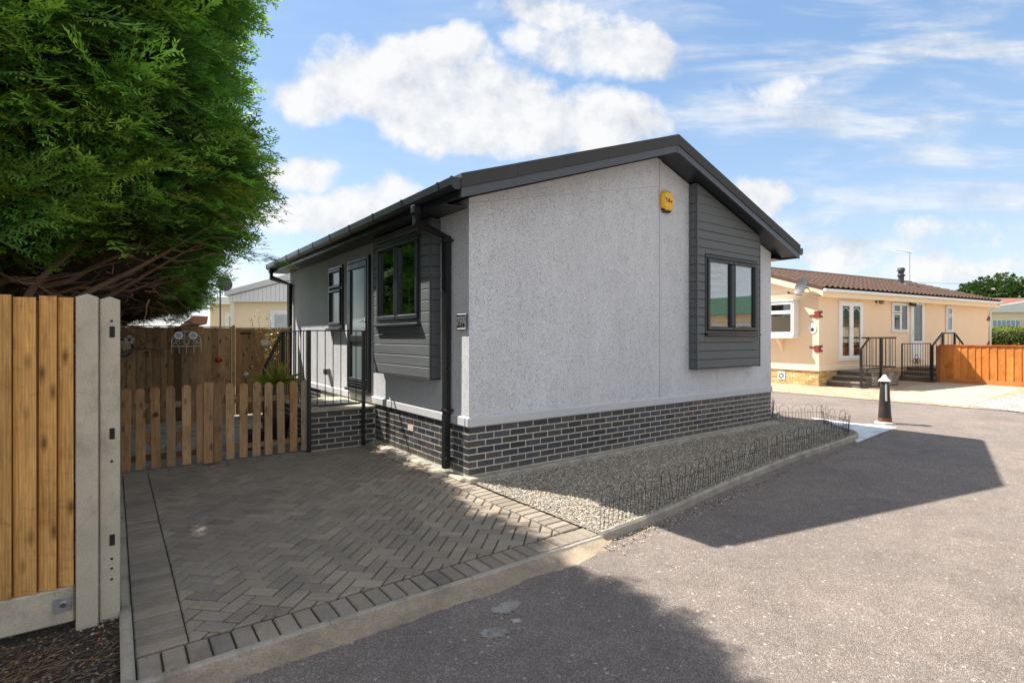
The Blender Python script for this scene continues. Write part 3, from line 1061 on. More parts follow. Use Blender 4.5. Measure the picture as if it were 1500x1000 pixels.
def bay(P, a0, a1, z0, win, side_top, slope=None):
    d = .143
    mb = MB(P)
    hole = win
    b1 = 4.2 if slope else side_top
    planks(mb, P, a0 + .022, a1 - .022, z0 + .012, b1, .131, d - .02, d, hole, slope)
    # side cheeks
    for (x, sg) in ((a0, 1), (a1, -1)):
        z = z0 + .012
        tp = side_top if not slope else (slope[2] - slope[0] * x) / slope[1]
        while z < tp:
            mb.box(x, x + sg * .02, z + .002, min(z + .129, tp), 0, d - .021, .005)
            z += .131
    o = mb.build('window_box', M['cladding'], home)
    t = MB(P)
    for (x, sg) in ((a0, 1), (a1, -1)):
        tp = side_top if not slope else (slope[2] - slope[0] * x) / slope[1] - .012
        t.box(x - .001 * sg, x + sg * .024, z0 - .004, tp, d - .022, d + .003, .003)
    t.box(a0 + .001, a1 - .001, z0, z0 + .011, 0, d - .003, .002)
    t.build('corner_trim', M['clad_trim'], o)
    return o


# gable bay: its top follows the right-hand roof slope  z <= EAVE + SL*(HW - t)
bay(PG, 3.927, 5.737, 1.015, (4.135, 5.645, 1.535, 2.775), 0, (SL, 1, EAVE + SL * HW - .012))
window(home, PG, 4.14, 5.64, 1.56, 2.77, .085, [(0, .5, 0, 1), (.5, 1, 0, 1)], M['anthracite'], M['glass'], .045, .06, .085, .035, True, .004, True)
bay(PL, .621, 2.314, 1.005, (.862, 2.195, 1.65, 2.785), 2.89)
wl = window(home, PL, .868, 2.19, 1.68, 2.775, .085, [(0, .5, 0, 1), (.5, 1, 0, 1)], M['anthracite'], M['glass'], .045, .06, .085, .03, False, .004)
mb = MB(PL)
mb.tube([(1.36, 1.78, .05), (1.36, 2.12, .05), (1.355, 2.2, .055), (1.33, 2.235, .06), (1.29, 2.235, .064), (1.265, 2.2, .064), (1.26, 2.13, .064)], .011, 10)
mb.tube([(1.33, 1.9, .05), (1.27, 1.93, .055)], .008, 8)
mb.build('tap', M['white'], wl, smooth=True)
window(home, PL, 3.93, 4.635, 1.66, 2.72, -.03, [(0, 1, 0, .64), (0, 1, .66, 1)], M['anthracite'], M['frosted'], .05, .05, .085, .03)

# front door
dr = MB(PL); ring(dr, 2.745, 3.665, .70, 2.735, -.02, .045, .06, .006)
dr.box(2.74, 3.67, .655, .699, .0, .085, .008)
door = dr.build('door', M['anthracite'], home)
lf = MB(PL)
ring(lf, 2.808, 3.602, .763, 2.672, -.01, .052, .105, .012)
lf.box(2.913, 3.497, 1.42, 1.54, -.01, .05, .012)
lf.build('leaf', M['anthracite'], door)
mb = MB(PL); mb.box(2.908, 3.502, 1.535, 2.572, .015, .026); mb.build('pane', M['frosted'], door)
mb = MB(PL); mb.box(2.908, 3.502, .863, 1.425, .015, .026); mb.build('pane', M['frosted'], door)
mb = MB(PL)
mb.box(2.83, 2.865, 1.56, 1.8, .052, .062, .004)
mb.tube([(2.848, 1.74, .06), (2.848, 1.74, .105), (2.97, 1.735, .105)], .011, 8)
mb.build('handle', M['chrome'], door)
mb = MB(PL)
for z in (.74, .78, .82):
    mb.box(2.82, 3.59, z, z + .012, .05, .062, .003)
mb.build('weather_bar', M['anthracite'], door)
mb = MB(PL); mb.box(1.33, 1.5, .285, .365, -.004, .004, .002)
av = mb.build('air_brick', M['terracotta'], home)
mb = MB(PL)
for k in range(3):
    mb.box(1.34, 1.49, .297 + k * .022, .309 + k * .022, .0042, .007, .001)
mb.build('louvre', M['white'], av)


def text_mesh(txt, size, ext, bev=.0):
    cu = bpy.data.curves.new('lettering', 'FONT')
    cu.body = txt; cu.size = size; cu.extrude = ext; cu.bevel_depth = bev
    cu.align_x, cu.align_y = 'CENTER', 'CENTER'
    o = bpy.data.objects.new('lettering_tmp', cu)
    col.objects.link(o)
    dg = bpy.context.evaluated_depsgraph_get()
    me = bpy.data.meshes.new_from_object(o.evaluated_get(dg))
    vs = [tuple(v.co) for v in me.vertices]; fs = [list(p.vertices) for p in me.polygons]
    bpy.data.objects.remove(o); bpy.data.curves.remove(cu); bpy.data.meshes.remove(me)
    return vs, fs


# number plate by the downpipe
p = HF.hit(0, -.03, 675, 471)
np_ = thing('number_plaque', 'small square slate house number plaque reading 29A beside the black downpipe', 'house number', HF, (0, p.y, p.z - .09))
mb = MB(PL); a = p.y; mb.box(a - .1, a + .1, p.z - .085, p.z + .085, .001, .022, .004)
pq = mb.build('plate', M['clad_trim'], np_)
vs, fs = text_mesh('29A', .125, .004)
mb = MB(PL); mb.add([(a - x * .95, p.z + y, .026 + z) for x, y, z in vs], fs); mb.build('lettering', M['steel'], np_)
mb = MB(PL); ring(mb, a - .098, a + .098, p.z - .083, p.z + .083, .0222, .027, .008, .002); mb.build('rim', M['steel'], np_)

# alarm box
p = HF.hit(1, -.05, 978, 295)
al = thing('alarm_box', 'yellow hexagonal burglar alarm box high on the grey gable', 'alarm', HF, (p.x, 0, p.z))
po = [(p.x + x * .125, p.z + z * .15) for x, z in ((-.62, -.98), (.62, -.98), (1, -.55), (1, .55), (.62, .98), (-.62, .98), (-1, .55), (-1, -.55))]
mb = MB(PG); mb.prism(po, .001, .075, .03); mb.build('cover', M['alarm'], al)
mb = MB(PG); mb.prism([(p.x + (x - p.x) * .86, p.z - .158 + (i < 2) * -.0 + (i > 1) * .045) for i, (x, z) in enumerate((po[0], po[1], po[2], po[7]))], .002, .06, .01)
mb.build('lamp_lens', M['navy'], al)
vs, fs = text_mesh('Yal', .09, .002)
v2, f2 = text_mesh('e', .09, .002)
mb = MB(PG); mb.add([(p.x - .034 + x, p.z + .01 + y, .077 + z) for x, y, z in vs], fs); mb.build('lettering', M['navy'], al)
mb = MB(PG); mb.add([(p.x + .052 + x, p.z + .002 + y, .077 + z) for x, y, z in v2], f2); mb.build('lettering', M['red'], al)

# outdoor socket
p = HF.hit(0, -.05, 478, 544)
so = thing('outdoor_socket', 'grey weatherproof socket box low on the wall beside the door', 'socket', HF, (0, p.y, p.z - .05))
mb = MB(PL); mb.box(p.y - .07, p.y + .07, p.z - .06, p.z + .06, .001, .06, .012); mb.build('back_box', M['lead'], so)
mb = MB(PL); mb.box(p.y - .06, p.y + .06, p.z - .05, p.z + .055, .0605, .09, .014); mb.build('cover', M['dish'], so)

# ------------------------------------------------------------------ steps and railing at the door
st = thing('brick_steps', 'dark brick landing with pale slab top below the grey front door', 'steps', HF, (-.46, 2.6, Z0))
LQ, LS0, LS1 = .92, 2.59, 4.05
mb = MB(); mb.box(-LQ + .004, -.001, LS0 + .004, LS1, -.16, .455)
core = mb.build('core', M['mortar'], st)
mb = MB(PG)
mb.P = lambda a, b, c: (a, LS0 - c, b)
bricks(mb, None, -LQ, -.002, -.055, 7, BLUE, pitch=.0745); mb.build('brickwork', M['brick'], core)
mb = MB(lambda a, b, c: (-LQ - c, a, b))
bricks(mb, None, LS0 + .004, LS1, -.055, 7, BLUE, pitch=.0745, shift=1)
mb.build('brickwork', M['brick'], core)
mb = MB(); mb.box(-LQ - .012, -.001, LS0 - .014, LS1 + .01, .4665, .503, .008); mb.build('slab', M['concrete'], st)
for k in (0, 1):
    mb = MB(); mb.box(-LQ, -.03, LS1 + .012 + .32 * k, LS1 + .008 + .32 * (k + 1), -.1, .3 - .19 * k, .008); mb.build('tread', M['concrete'], st)
mb = MB(); mb.box(-.72, -.12, 2.86, 3.5, .5035, .515, .003); mb.build('door_mat', M['pot'], st)

rl = thing('metal_railing', 'black metal railing with slim bars round the brick landing', 'railing', HF, (-.46, 2.57, Z0))
TOPZ = 1.585


def post(t, s, z0=Z0, z1=TOPZ, r=.022, parent=None):
    mb = MB(); mb.tube([(t, s, z0), (t, s, z1)], r, sq=True); return mb.build('post', M['black_metal'], parent)


post(-.955, 2.565, parent=rl); post(-.19, 2.565, parent=rl); post(-.955, 4.0, parent=rl)
mb = MB()
mb.box(-.98, -.165, 2.543, 2.587, TOPZ, TOPZ + .014, .003); mb.box(-.977, -.933, 2.5875, 4.03, TOPZ, TOPZ + .014, .003)
mb.build('top_rail', M['black_metal'], rl)
mb = MB(); mb.box(-.93, -.215, 2.557, 2.573, .555, .57); mb.box(-.963, -.947, 2.59, 3.975, .555, .57); mb.build('bottom_rail', M['black_metal'], rl)
for k in range(6):
    mb = MB(); t = -.955 + .765 * (k + 1) / 7; mb.tube([(t, 2.565, .57), (t, 2.565, TOPZ)], .0065, 8); mb.build('bar', M['black_metal'], rl)
for k in range(10):
    mb = MB(); s = 2.565 + 1.435 * (k + 1) / 11; mb.tube([(-.955, s, .57), (-.955, s, TOPZ)], .0065, 8); mb.build('bar', M['black_metal'], rl)
# the flight down to the patio
r2 = thing('stair_railing', 'black sloping handrail with bars going down to the patio by the back gate', 'railing', HF, (-.955, 4.7, Z0))
A, B = Vector((-.955, 4.06, 1.56)), Vector((-.955, 5.3, .92))
mb = MB(); mb.tube([A, B, (-.955, 5.3, Z0)], .018, sq=True); mb.build('handrail', M['black_metal'], r2)
mb = MB(); mb.tube([A - Vector((0, 0, .98)), B - Vector((0, 0, .88))], .012, sq=True); mb.build('bottom_rail', M['black_metal'], r2)
for k in range(9):
    f = (k + 1) / 10
    p0 = A.lerp(B, f); q0 = (A - Vector((0, 0, .98))).lerp(B - Vector((0, 0, .88)), f)
    mb = MB(); mb.tube([q0, p0], .0065, 6); mb.build('bar', M['black_metal'], r2)

# ------------------------------------------------------------------ fences
def wood_col(base, sp=.16, hue=.05):
    t = random.gauss(1, sp); h = random.gauss(0, hue)
    return (max(.01, base[0] * t * (1 + h)), max(.01, base[1] * t), max(.005, base[2] * t * (1 - h)))


# picket gate and panel along s = 2.62
PS = 2.62
px_gate = [184.6, 205.4, 228, 251, 272.9, 294.2]
px_panel = [337, 356.6, 375.2, 393.6, 411.7, 429.5, 446.2]
tg = [HF.hit(1, PS, x, 600).x for x in px_gate]
tp = [HF.hit(1, PS, x, 600).x for x in px_panel]


def picket(parent, t, w=.095, top=.92, base=-.035, s0=PS, th=.02, round_=True, tone=(.45, .27, .14)):
    mb = MB(lambda a, b, c: (a, s0 - c, b))
    top += random.uniform(-.01, .01); t += random.uniform(-.004, .004)
    lean = random.gauss(0, .006)
    mb.col = wood_col(tone, .14)
    po = [(t - w / 2, base), (t + w / 2, base)]
    if round_:
        po += [(t + lean + w / 2 * math.cos(a), top - w / 2 + w / 2 * math.sin(a)) for a in [math.pi * k / 10 for k in range(11)]]
    else:
        po += [(t + w / 2, top), (t - w / 2, top)]
    mb.prism(po, 0, th, .003)
    return mb.build('picket', M['picket_wood'], parent)


gate = thing('picket_gate', 'round topped wooden picket gate with diagonal braces', 'gate', HF, (sum(tg) / 6, PS, Z0))
for t in tg:
    picket(gate, t)
mb = MB(); mb.col = wood_col((.24, .16, .10)); mb.box(tg[0] - .05, tg[5] + .06, PS + .002, PS + .032, .665, .735, .004); mb.build('rail', M['rail_wood'], gate)
mb = MB(); mb.col = wood_col((.2, .12, .07)); mb.box(tg[0] - .05, tg[5] + .06, PS + .002, PS + .032, .06, .13, .004); mb.build('rail', M['rail_wood'], gate)
tm = (tg[2] + tg[3]) / 2
for (x0, z0, x1, z1) in ((tg[0], .63, tm - .04, .15), (tg[5], .63, tm + .04, .15)):
    mb = MB(lambda a, b, c: (a, PS - c, b)); mb.col = wood_col((.27, .16, .085))
    d = Vector((x1 - x0, z1 - z0)).normalized() * .04
    n_ = Vector((-d.y, d.x))
    mb.prism([(x0 + n_.x, z0 + n_.y), (x0 - n_.x, z0 - n_.y), (x1 - n_.x, z1 - n_.y), (x1 + n_.x, z1 + n_.y)], -.03, -.003, .003)
    mb.build('brace', M['picket_wood'], gate)
mb = MB(PG); mb.P = lambda a, b, c: (a, PS - c, b)
mb.col = (.2, .11, .05); mb.lathe((tg[2], .6), [(.012, .02), (.028, .03), (.03, .045), (.015, .055)], 12); mb.build('knob', M['back_wood'], gate, smooth=True)

pan = thing('picket_fence', 'round topped wooden picket fence panel beside the black railing post', 'fence', HF, (sum(tp) / 7, PS, Z0))
for k, t in enumerate(tp):
    picket(pan, t, tone=(.52, .33, .175) if k != 6 else (.46, .33, .22))
tq = [HF.hit(1, PS, x, 600).x for x in (306, 317.5)]
for t, w in zip(tq, (.115, .1)):
    mbp = picket(pan, t, w, .945, -.05, PS - .018, .022, t == tq[1], (.4, .235, .12)); mbp.name = 'post_board'
for z in (.665, .075):
    mb = MB(); mb.col = wood_col((.27, .18, .11)); mb.box(tq[0], tp[6] + .02, PS + .002, PS + .034, z, z + .065, .004); mb.build('rail', M['rail_wood'], pan)

# left boundary fence panel, near the camera
FS = -1.15


def boards(mb, P, a0, a1, z0, z1, w, c0, tone, sp=.12, lap=.012, th=.014, zj=.004, gap=.004):
    mb.col = (tone[0] * .35, tone[1] * .3, tone[2] * .3)  # dark sheet behind the boards puts shade into their gaps
    mb.box(a0, a1 - .004, z0 + .003, z1 - .02, c0 - .012, c0 - .001)
    a = a0
    while a < a1:
        b = min(a + w * random.uniform(.8, 1.25), a1)
        mb.col = wood_col(tone, sp)
        j = random.uniform(-zj, zj)
        tilt = random.uniform(-.003, .003)
        o = len(mb.v)
        e0, e1 = c0, c0 + lap
        g_ = gap
        vs = [(a, z0, e0), (b - g_, z0, e0), (b - g_ - tilt, z1 + j, e0), (a - tilt, z1 + j, e0), (a, z0, e0 + th * .5), (b - g_, z0, e1 + th), (b - g_ - tilt, z1 + j, e1 + th), (a - tilt, z1 + j, e0 + th * .5)]
        mb.add(vs, [(3, 2, 1, 0), (4, 5, 6, 7), (0, 1, 5, 4), (1, 2, 6, 5), (2, 3, 7, 6), (3, 0, 4, 7)])
        a = b


fp = thing('fence_panel', 'tall orange-brown featheredge board fence panel on a concrete gravel board', 'fence', HF, (-4.15, FS, Z0))
Pf = lambda a, b, c: (a, FS - c, b)
mb = MB(Pf)
boards(mb, Pf, -5.05, -3.252, .155, 1.715, .078, .0, (.63, .345, .115), .17, lap=.02, th=.012, zj=.006, gap=.007)
mb.build('boards', M['fence_wood'], fp)
mb = MB(Pf); mb.box(-5.05, -3.254, -.04, .152, -.02, .028, .008); mb.build('gravel_board', M['concrete'], fp)
mb = MB(Pf); mb.box(-3.345, -3.268, .03, .105, .0285, .034, .001)
cp = mb.build('clip_plate', M['steel'], fp)
mb = MB(Pf); mb.lathe((0, 0), [(.017, 0), (.017, .009), (.008, .012)], 6)
mb.v = [Pf(-3.3 + (v[0]), .068 + v[2] * 0 + (FS - v[1]) * 0, 0) for v in mb.v] if False else mb.v
mb = MB(Pf); mb.tube([(-3.302, .068, .0345), (-3.302, .068, .045)], .014, 6); mb.build('bolt', M['chrome'], cp)
mb = MB(Pf); mb.box(-5.05, -3.255, .3, .37, -.05, -.002, .004); mb.box(-5.05, -3.255, 1.4, 1.47, -.05, -.002, .004); mb.build('rail', M['rail_wood'], fp)
# the panel continues outside the frame
fp2 = thing('fence_panel', 'featheredge board fence panel at the very left edge, running out of the picture', 'fence', HF, (-6.0, FS, Z0))
mb = MB(Pf); boards(mb, Pf, -6.95, -5.16, .155, 1.715, .105, .0, (.50, .265, .085), .13); mb.build('boards', M['fence_wood'], fp2)
mb = MB(Pf); mb.box(-6.95, -5.162, -.04, .152, -.02, .028, .008); mb.build('gravel_board', M['concrete'], fp2)


def conc_post(name, t0, t1, s0, s1, z1, label, holes=False, slots=False):
    r = thing(name, label, 'fence post', HF, ((t0 + t1) / 2, s0, Z0), 'concrete fence posts')
    mb = MB()
    e = .005
    tc, sc_ = (t0 + t1) / 2, (s0 + s1) / 2
    lo = [(t0 + e, s0), (t1 - e, s0), (t1, s0 + e), (t1, s1 - e), (t1 - e, s1), (t0 + e, s1), (t0, s1 - e), (t0, s0 + e)]
    vs = [(x, y, -.2) for x, y in lo] + [(x, y, z1) for x, y in lo] + [(tc + (x - tc) * .06, sc_ + (y - sc_) * .06, z1 + .02) for x, y in lo]
    mb.add(vs, [[i, (i + 1) % 8, 8 + (i + 1) % 8, 8 + i] for i in range(8)] + [[8 + i, 8 + (i + 1) % 8, 16 + (i + 1) % 8, 16 + i] for i in range(8)] + [list(range(16, 24))])
    mb.build('shaft', M['concrete'], r)
    if slots:
        for z in (1.5, .93, .335):
            mb = MB(); mb.box(tc - .002, tc + .022, s0 - .004, s0 + .02, z, z + .062, .002); mb.build('rail_slot', M['unlit_black'], r)  # near-black block gives the slot its shade by colour
        mb = MB()
        for z in (1.585, .80, .255, .2, .14):
            mb.box(tc + .002, tc + .014, s0 - .002, s0 + .01, z, z + .012, .001)
        mb.build('bolt_hole', M['unlit_black'], r)  # holes are small near-black blocks, their shade put in as colour
    return r


conc_post('concrete_post', -3.249, -3.152, FS - .055, FS + .045, 1.72, 'plain grey concrete fence post butting the orange boards')
conc_post('concrete_post', -3.148, -3.055, FS - .03, FS + .07, 1.71, 'concrete fence post with three dark mortice slots, beside the drive', slots=True)
conc_post('concrete_post', -5.155, -5.055, FS - .055, FS + .045, 1.72, 'concrete fence post at the left edge between two orange board panels')

# tall brown fence behind the patio with a gate
BS = 6.95
Pb = lambda a, b, c: (a, BS - c, b)
tgate = HF.hit(1, BS, 345, 520).x
tend = HF.hit(1, BS, 424, 520).x
bf = thing('board_fence', 'tall brown closeboard fence behind the patio, hung with ornaments', 'fence', HF, (tgate - 2, BS, Z0))
mb = MB(Pb); boards(mb, Pb, -8.6, tgate - .07, -.09, 1.69, .118, 0, (.36, .235, .125), .2, zj=.006); mb.build('boards', M['back_wood'], bf)
mb = MB(Pb); mb.col = (.3, .22, .13); mb.box(-8.6, tgate - .07, 1.698, 1.715, -.02, .045, .003); mb.build('capping', M['back_wood'], bf)
mb = MB(Pb); mb.col = wood_col((.42, .27, .1)); mb.box(tgate - .065, tgate - .012, -.05, 1.74, -.04, .03, .004); mb.build('post', M['back_wood'], bf)  # brighter, yellower colour puts the sunlit edge into the post
gt = thing('garden_gate', 'brown boarded garden gate with latch and black bolt in the tall fence', 'gate', HF, ((tgate + tend) / 2, BS, Z0))
mb = MB(Pb); boards(mb, Pb, tgate, min(tend, -.08), -.045, 1.68, .105, 0, (.36, .22, .105), .12); mb.build('boards', M['back_wood'], gt)
mb = MB(Pb); mb.col = (.5, .4, .28); mb.box(tgate, min(tend, -.08), 1.684, 1.70, -.02, .04, .003); mb.build('capping', M['back_wood'], gt)
p = HF.hit(1, BS - .03, 360, 488); mb = MB(Pb); mb.box(p.x - .1, p.x + .1, p.z - .02, p.z + .02, .028, .04, .004); mb.tube([(p.x - .09, p.z, .048), (p.x + .09, p.z, .048)], .01, 8); mb.build('bolt', M['black_metal'], gt)
p = HF.hit(1, BS - .03, 360, 548); mb = MB(Pb); mb.tube([(p.x, p.z, .026), (p.x, p.z, .04), (p.x, p.z, .06), (p.x, p.z, .075)], [.055, .055, .03, .034], 14); mb.build('handle', M['steel'], gt)

# ornaments on the fence
p = HF.hit(1, BS - .03, 270.5, 494)
rk = thing('wall_rack', 'white wrought-iron scroll rack with hooks on the brown fence', 'ornament', HF, (p.x, BS, p.z))
x0, x1 = HF.hit(1, BS, 251, 494).x, HF.hit(1, BS, 294, 494).x
zb, ztp = HF.hit(1, BS, 270, 507).z, HF.hit(1, BS, 270, 485).z
mb = MB(Pb)
cx, hw, hh = (x0 + x1) / 2, (x1 - x0) / 2, ztp - zb
r_ = .0075
arc = [(cx + hw * math.cos(a), zb + hh * (.35 + .65 * math.sin(a)), .045) for a in [math.pi * k / 24 for k in range(25)]]
mb.tube([(cx + hw, zb, .045)] + arc + [(cx - hw, zb, .045)], r_, 6)
mb.tube([(cx - hw, zb, .045), (cx + hw, zb, .045)], r_, 6)
for (ex, ez, er) in ((0, .3, .1), (-.28, .25, .07), (.28, .25, .07), (0, .78, .09), (-.12, .6, .06), (.12, .6, .06), (-.42, .35, .07), (.42, .35, .07)):
    mb.tube([(cx + ex * hw * 2 + er * hw * 1.6 * math.cos(a), zb + ez * hh + er * hh * 2 * math.sin(a), .045) for a in [2 * math.pi * k / 14 for k in range(15)]], .005, 5)
for sg in (-1, 1):
    mb.tube([(cx, zb + .1 * hh, .045), (cx + sg * .4 * hw, zb + .5 * hh, .045), (cx + sg * .95 * hw, zb + .08 * hh, .045)], .005, 5)
mb.build('scrollwork', M['iron_white'], rk)
for k in range(5):
    t = cx - hw + 2 * hw * k / 4
    mb = MB(Pb); mb.tube([(t, zb, .045), (t, zb - .11, .045), (t, zb - .13, .06), (t, zb - .11, .075)], .006, 6); mb.build('hook', M['iron_white'], rk)
for n_, (xx, yy, lab) in enumerate(((261.5, 491.3, 'small blue and white plate hanging left on the white iron rack'), (283, 491.3, 'small blue and white plate hanging right on the white iron rack'))):
    q = HF.hit(1, BS - .06, xx, yy)
    pt = thing('plate', lab, 'plate', HF, (q.x, BS, q.z), 'plates on the iron rack')
    mb = MB(Pb); mb.tube([(q.x, q.z, .053), (q.x, q.z, .058), (q.x, q.z, .07)], [.03, .05, .072], 20); mb.build('rim', M['china'], pt)
    mb = MB(Pb); mb.tube([(q.x, q.z, .0705), (q.x, q.z, .072)], [.045, .045], 18); mb.build('centre', M['china_blue'], pt)
p = HF.hit(1, BS - .03, 179, 509)
mi = thing('wall_mirror', 'round black-framed mirror with silver flower on the brown fence', 'mirror', HF, (p.x, BS, p.z))
mb = MB(Pb); mb.tube([(p.x, p.z, .03), (p.x, p.z, .05)], .17, 28); mb.build('frame', M['black_metal'], mi)
mb = MB(Pb); mb.tube([(p.x, p.z, .0505), (p.x, p.z, .056)], .13, 28); mb.build('face', M['pale_concrete'], mi)
mb = MB(Pb)
q = HF.hit(1, BS - .05, 189.5, 497.5)
for k in range(5):
    a = 2 * math.pi * k / 5 + .3
    mb.tube([(q.x + .055 * math.cos(a), q.z + .055 * math.sin(a), .05), (q.x + .055 * math.cos(a), q.z + .055 * math.sin(a), .065)], .032, 10)
mb.build('flower', M['steel'], mi)
p = HF.hit(1, BS - .05, 218, 519)
br = thing('brass_ornament', 'small brass bell ornament fixed to the brown fence', 'ornament', HF, (p.x, BS, p.z))
mb = MB(lambda a, b, c: (a, b, c)); mb.lathe((p.x, BS - .07, p.z - .05), [(.055, 0), (.05, .02), (.035, .06), (.025, .09), (.01, .1)], 14); mb.build('bell', M['brass'], br, smooth=True)
mb = MB(Pb); mb.tube([(p.x - .1, p.z, .03), (p.x - .04, p.z + .06, .05), (p.x, p.z + .06, .07)], .009, 6); mb.build('bracket', M['brass'], br)
p = HF.hit(1, BS - .05, 319.5, 527)
rd = thing('red_ornament', 'small red ladybird ornament on the brown fence', 'ornament', HF, (p.x, BS, p.z))
mb = MB(); mb.lathe((p.x, BS - .05, p.z - .05), [(.01, 0), (.045, .02), (.06, .05), (.045, .085), (.012, .1)], 14, 1, .6); mb.build('body', M['red'], rd, smooth=True)
mb = MB(); mb.lathe((p.x + .055, BS - .05, p.z - .03), [(.005, 0), (.022, .015), (.022, .03), (.005, .045)], 10); mb.build('head', M['black_metal'], rd, smooth=True)
p = HF.hit(1, BS - .04, 389, 502.5)
sg_ = thing('gate_sign', 'small grey-white sign plate with faded lettering on the garden gate', 'sign', HF, (p.x, BS, p.z))
mb = MB(Pb); mb.prism([(p.x + x, p.z + z) for x, z in ((-.1, -.05), (.1, -.05), (.1, .05), (.06, .07), (-.06, .07), (-.1, .05))], .03, .037, .002); mb.build('plate', M['iron_white'], sg_)
mb = MB(Pb)
for k, w in enumerate((.05, .08, .085, .07)):
    mb.box(p.x - w, p.x + w, p.z + .034 - k * .025, p.z + .043 - k * .025, .0372, .0378)
mb.build('faded_lines', M['lead'], sg_)

# ------------------------------------------------------------------ hooped wire edging round the gravel bed
wf = thing('wire_border_fence', 'low hooped black wire edging fence along the kerb of the gravel bed', 'edging fence', HF, (3, -1.6, -.05))


def inner(path, d):
    out = []
    for i in range(len(path)):
        a, b = Vector(path[max(i - 1, 0)]), Vector(path[min(i + 1, len(path) - 1)])
        t = (b - a).normalized()
        out.append((path[i][0] - t.y * d, path[i][1] + t.x * d))
    return out


WP = inner(BP, .13)
cum = [0]
for i in range(1, len(WP)):
    cum.append(cum[-1] + math.hypot(WP[i][0] - WP[i - 1][0], WP[i][1] - WP[i - 1][1]))


def at(d):
    d = max(0, min(cum[-1] - 1e-4, d))
    i = max(k for k in range(len(cum)) if cum[k] <= d)
    i = min(i, len(WP) - 2)
    f = (d - cum[i]) / (cum[i + 1] - cum[i])
    return WP[i][0] + (WP[i + 1][0] - WP[i][0]) * f, WP[i][1] + (WP[i + 1][1] - WP[i][1]) * f


def hoop(mb, d0, d1, h, r=.0029, lean=0):
    c, w = (d0 + d1) / 2, (d1 - d0) / 2
    pts = [(d0, -.09), (d0, h - w)] + [(c - w * math.cos(a), h - w + w * math.sin(a)) for a in [math.pi * k / 10 for k in range(1, 10)]] + [(d1, h - w), (d1, -.09)]
    P = []
    for d, z in pts:
        x, y = at(d)
        P.append((x + lean * z, y - lean * z * .5, z))
    mb.tube(P, r, 4, caps=False)


d, k = .12, 0
while d < cum[-1] - .5:
    mb = MB()
    ln = random.gauss(0, .09)
    h = .275 * random.uniform(.93, 1.06)
    hoop(mb, d, d + .16, h, lean=ln)
    hoop(mb, d + .05, d + .105, h * .6, .0028, ln)
    P = []
    for j in range(4):
        x, y = at(d + .23 * j / 3); P.append((x + ln * .15, y, h * .48))
    mb.tube(P, .0026, 4, caps=False)
    mb.build('hoop', M['wire'], wf, fix=False)
    d += .23; k += 1


# ------------------------------------------------------------------ foliage
def spray(seed):
    """one flat conifer spray, 1 unit long, of narrow leaflets (quads): returns (K,4,3) and tip factors"""
    r = random.Random(seed)
    Q, T = [], []

    def blade(p, d, l, w, nrm, t):
        s = d.cross(nrm).normalized() * w
        Q.append([p, p + d * l * .45 + s, p + d * l, p + d * l * .45 - s]); T.append(t)

    n = 10
    prev = None
    for i in range(n):
        f = (i + .6) / n
        p = Vector((f, 0, .06 * math.sin(f * 3) - .2 * f * f))
        d0 = Vector((1, 0, -.35 * f)).normalized()
        for sg in (-1, 1):
            ang = R(r.uniform(28, 46)) * sg
            ln = (.34 * (1 - f) ** .75 + .07) * r.uniform(.75, 1.2)
            d = Vector((math.cos(ang), math.sin(ang), r.uniform(-.25, .12))).normalized()
            nr = Vector((r.uniform(-.3, .3), r.uniform(-.3, .3), 1)).normalized()
            blade(p, d, ln, .013, nr, f)
            m = max(2, int(ln / .055))
            for k in range(m):
                g = (k + .7) / m
                pp = p + d * ln * g
                for s2 in (-1, 1):
                    if r.random() < .12:
                        continue
                    a2 = ang + s2 * R(r.uniform(26, 44))
                    dd = Vector((math.cos(a2), math.sin(a2), r.uniform(-.3, .2))).normalized()
                    blade(pp, dd, r.uniform(.055, .10) * (1.15 - .4 * g), .0118, nr, min(1, f * .7 + g * .4))
    blade(Vector((.85, 0, -.12)), Vector((1, 0, -.3)).normalized(), .17, .010, Vector((0, 0, 1)), 1)
    return np.array([[tuple(v) for v in q] for q in Q]), np.array(T)


def scatter(protos, pos, dirs, ups, scl, base, tip):
    """copies of the protos, merged into arrays"""
    VV, CC = [], []
    n = len(pos)
    x = dirs / np.linalg.norm(dirs, axis=1, keepdims=True)
    y = np.cross(ups, x); y /= np.linalg.norm(y, axis=1, keepdims=True) + 1e-9
    z = np.cross(x, y)
    which = rng.integers(0, len(protos), n)
    for w, (Q, T) in enumerate(protos):
        m = np.where(which == w)[0]
        if not len(m):
            continue
        A = Q[None] * scl[m][:, None, None, None]
        P = A[..., 0:1] * x[m][:, None, None, :] + A[..., 1:2] * y[m][:, None, None, :] + A[..., 2:3] * z[m][:, None, None, :] + pos[m][:, None, None, :]
        VV.append(P.reshape(-1, 3))
        f = (T[None, :, None] ** 1.6)
        CC.append((base[m][:, None, :] * (1 - f) + tip[m][:, None, :] * f).reshape(-1, 3))
    return np.concatenate(VV), np.concatenate(CC)


def sgnpow(v, p):
    return np.sign(v) * np.abs(v) ** p


# crown of the big conifer, in the home's axes: q = distance out from the door side, s = distance back
KZ = np.array([1.55, 1.9, 2.3, 2.8, 3.4, 4.2, 5.0, 5.8, 6.4, 6.8, 7.0])
KK = np.array([.72, .83, .91, .965, .995, 1.0, .86, .66, .40, .16, .02])
SC, SA, QA = 4.0, 4.65, 2.5


def qr(s):
    return 2.06 - .17 * s + .22 * np.maximum(s - 4.0, 0) + .34 * np.clip((s - .3) / 1.3, 0, 1)


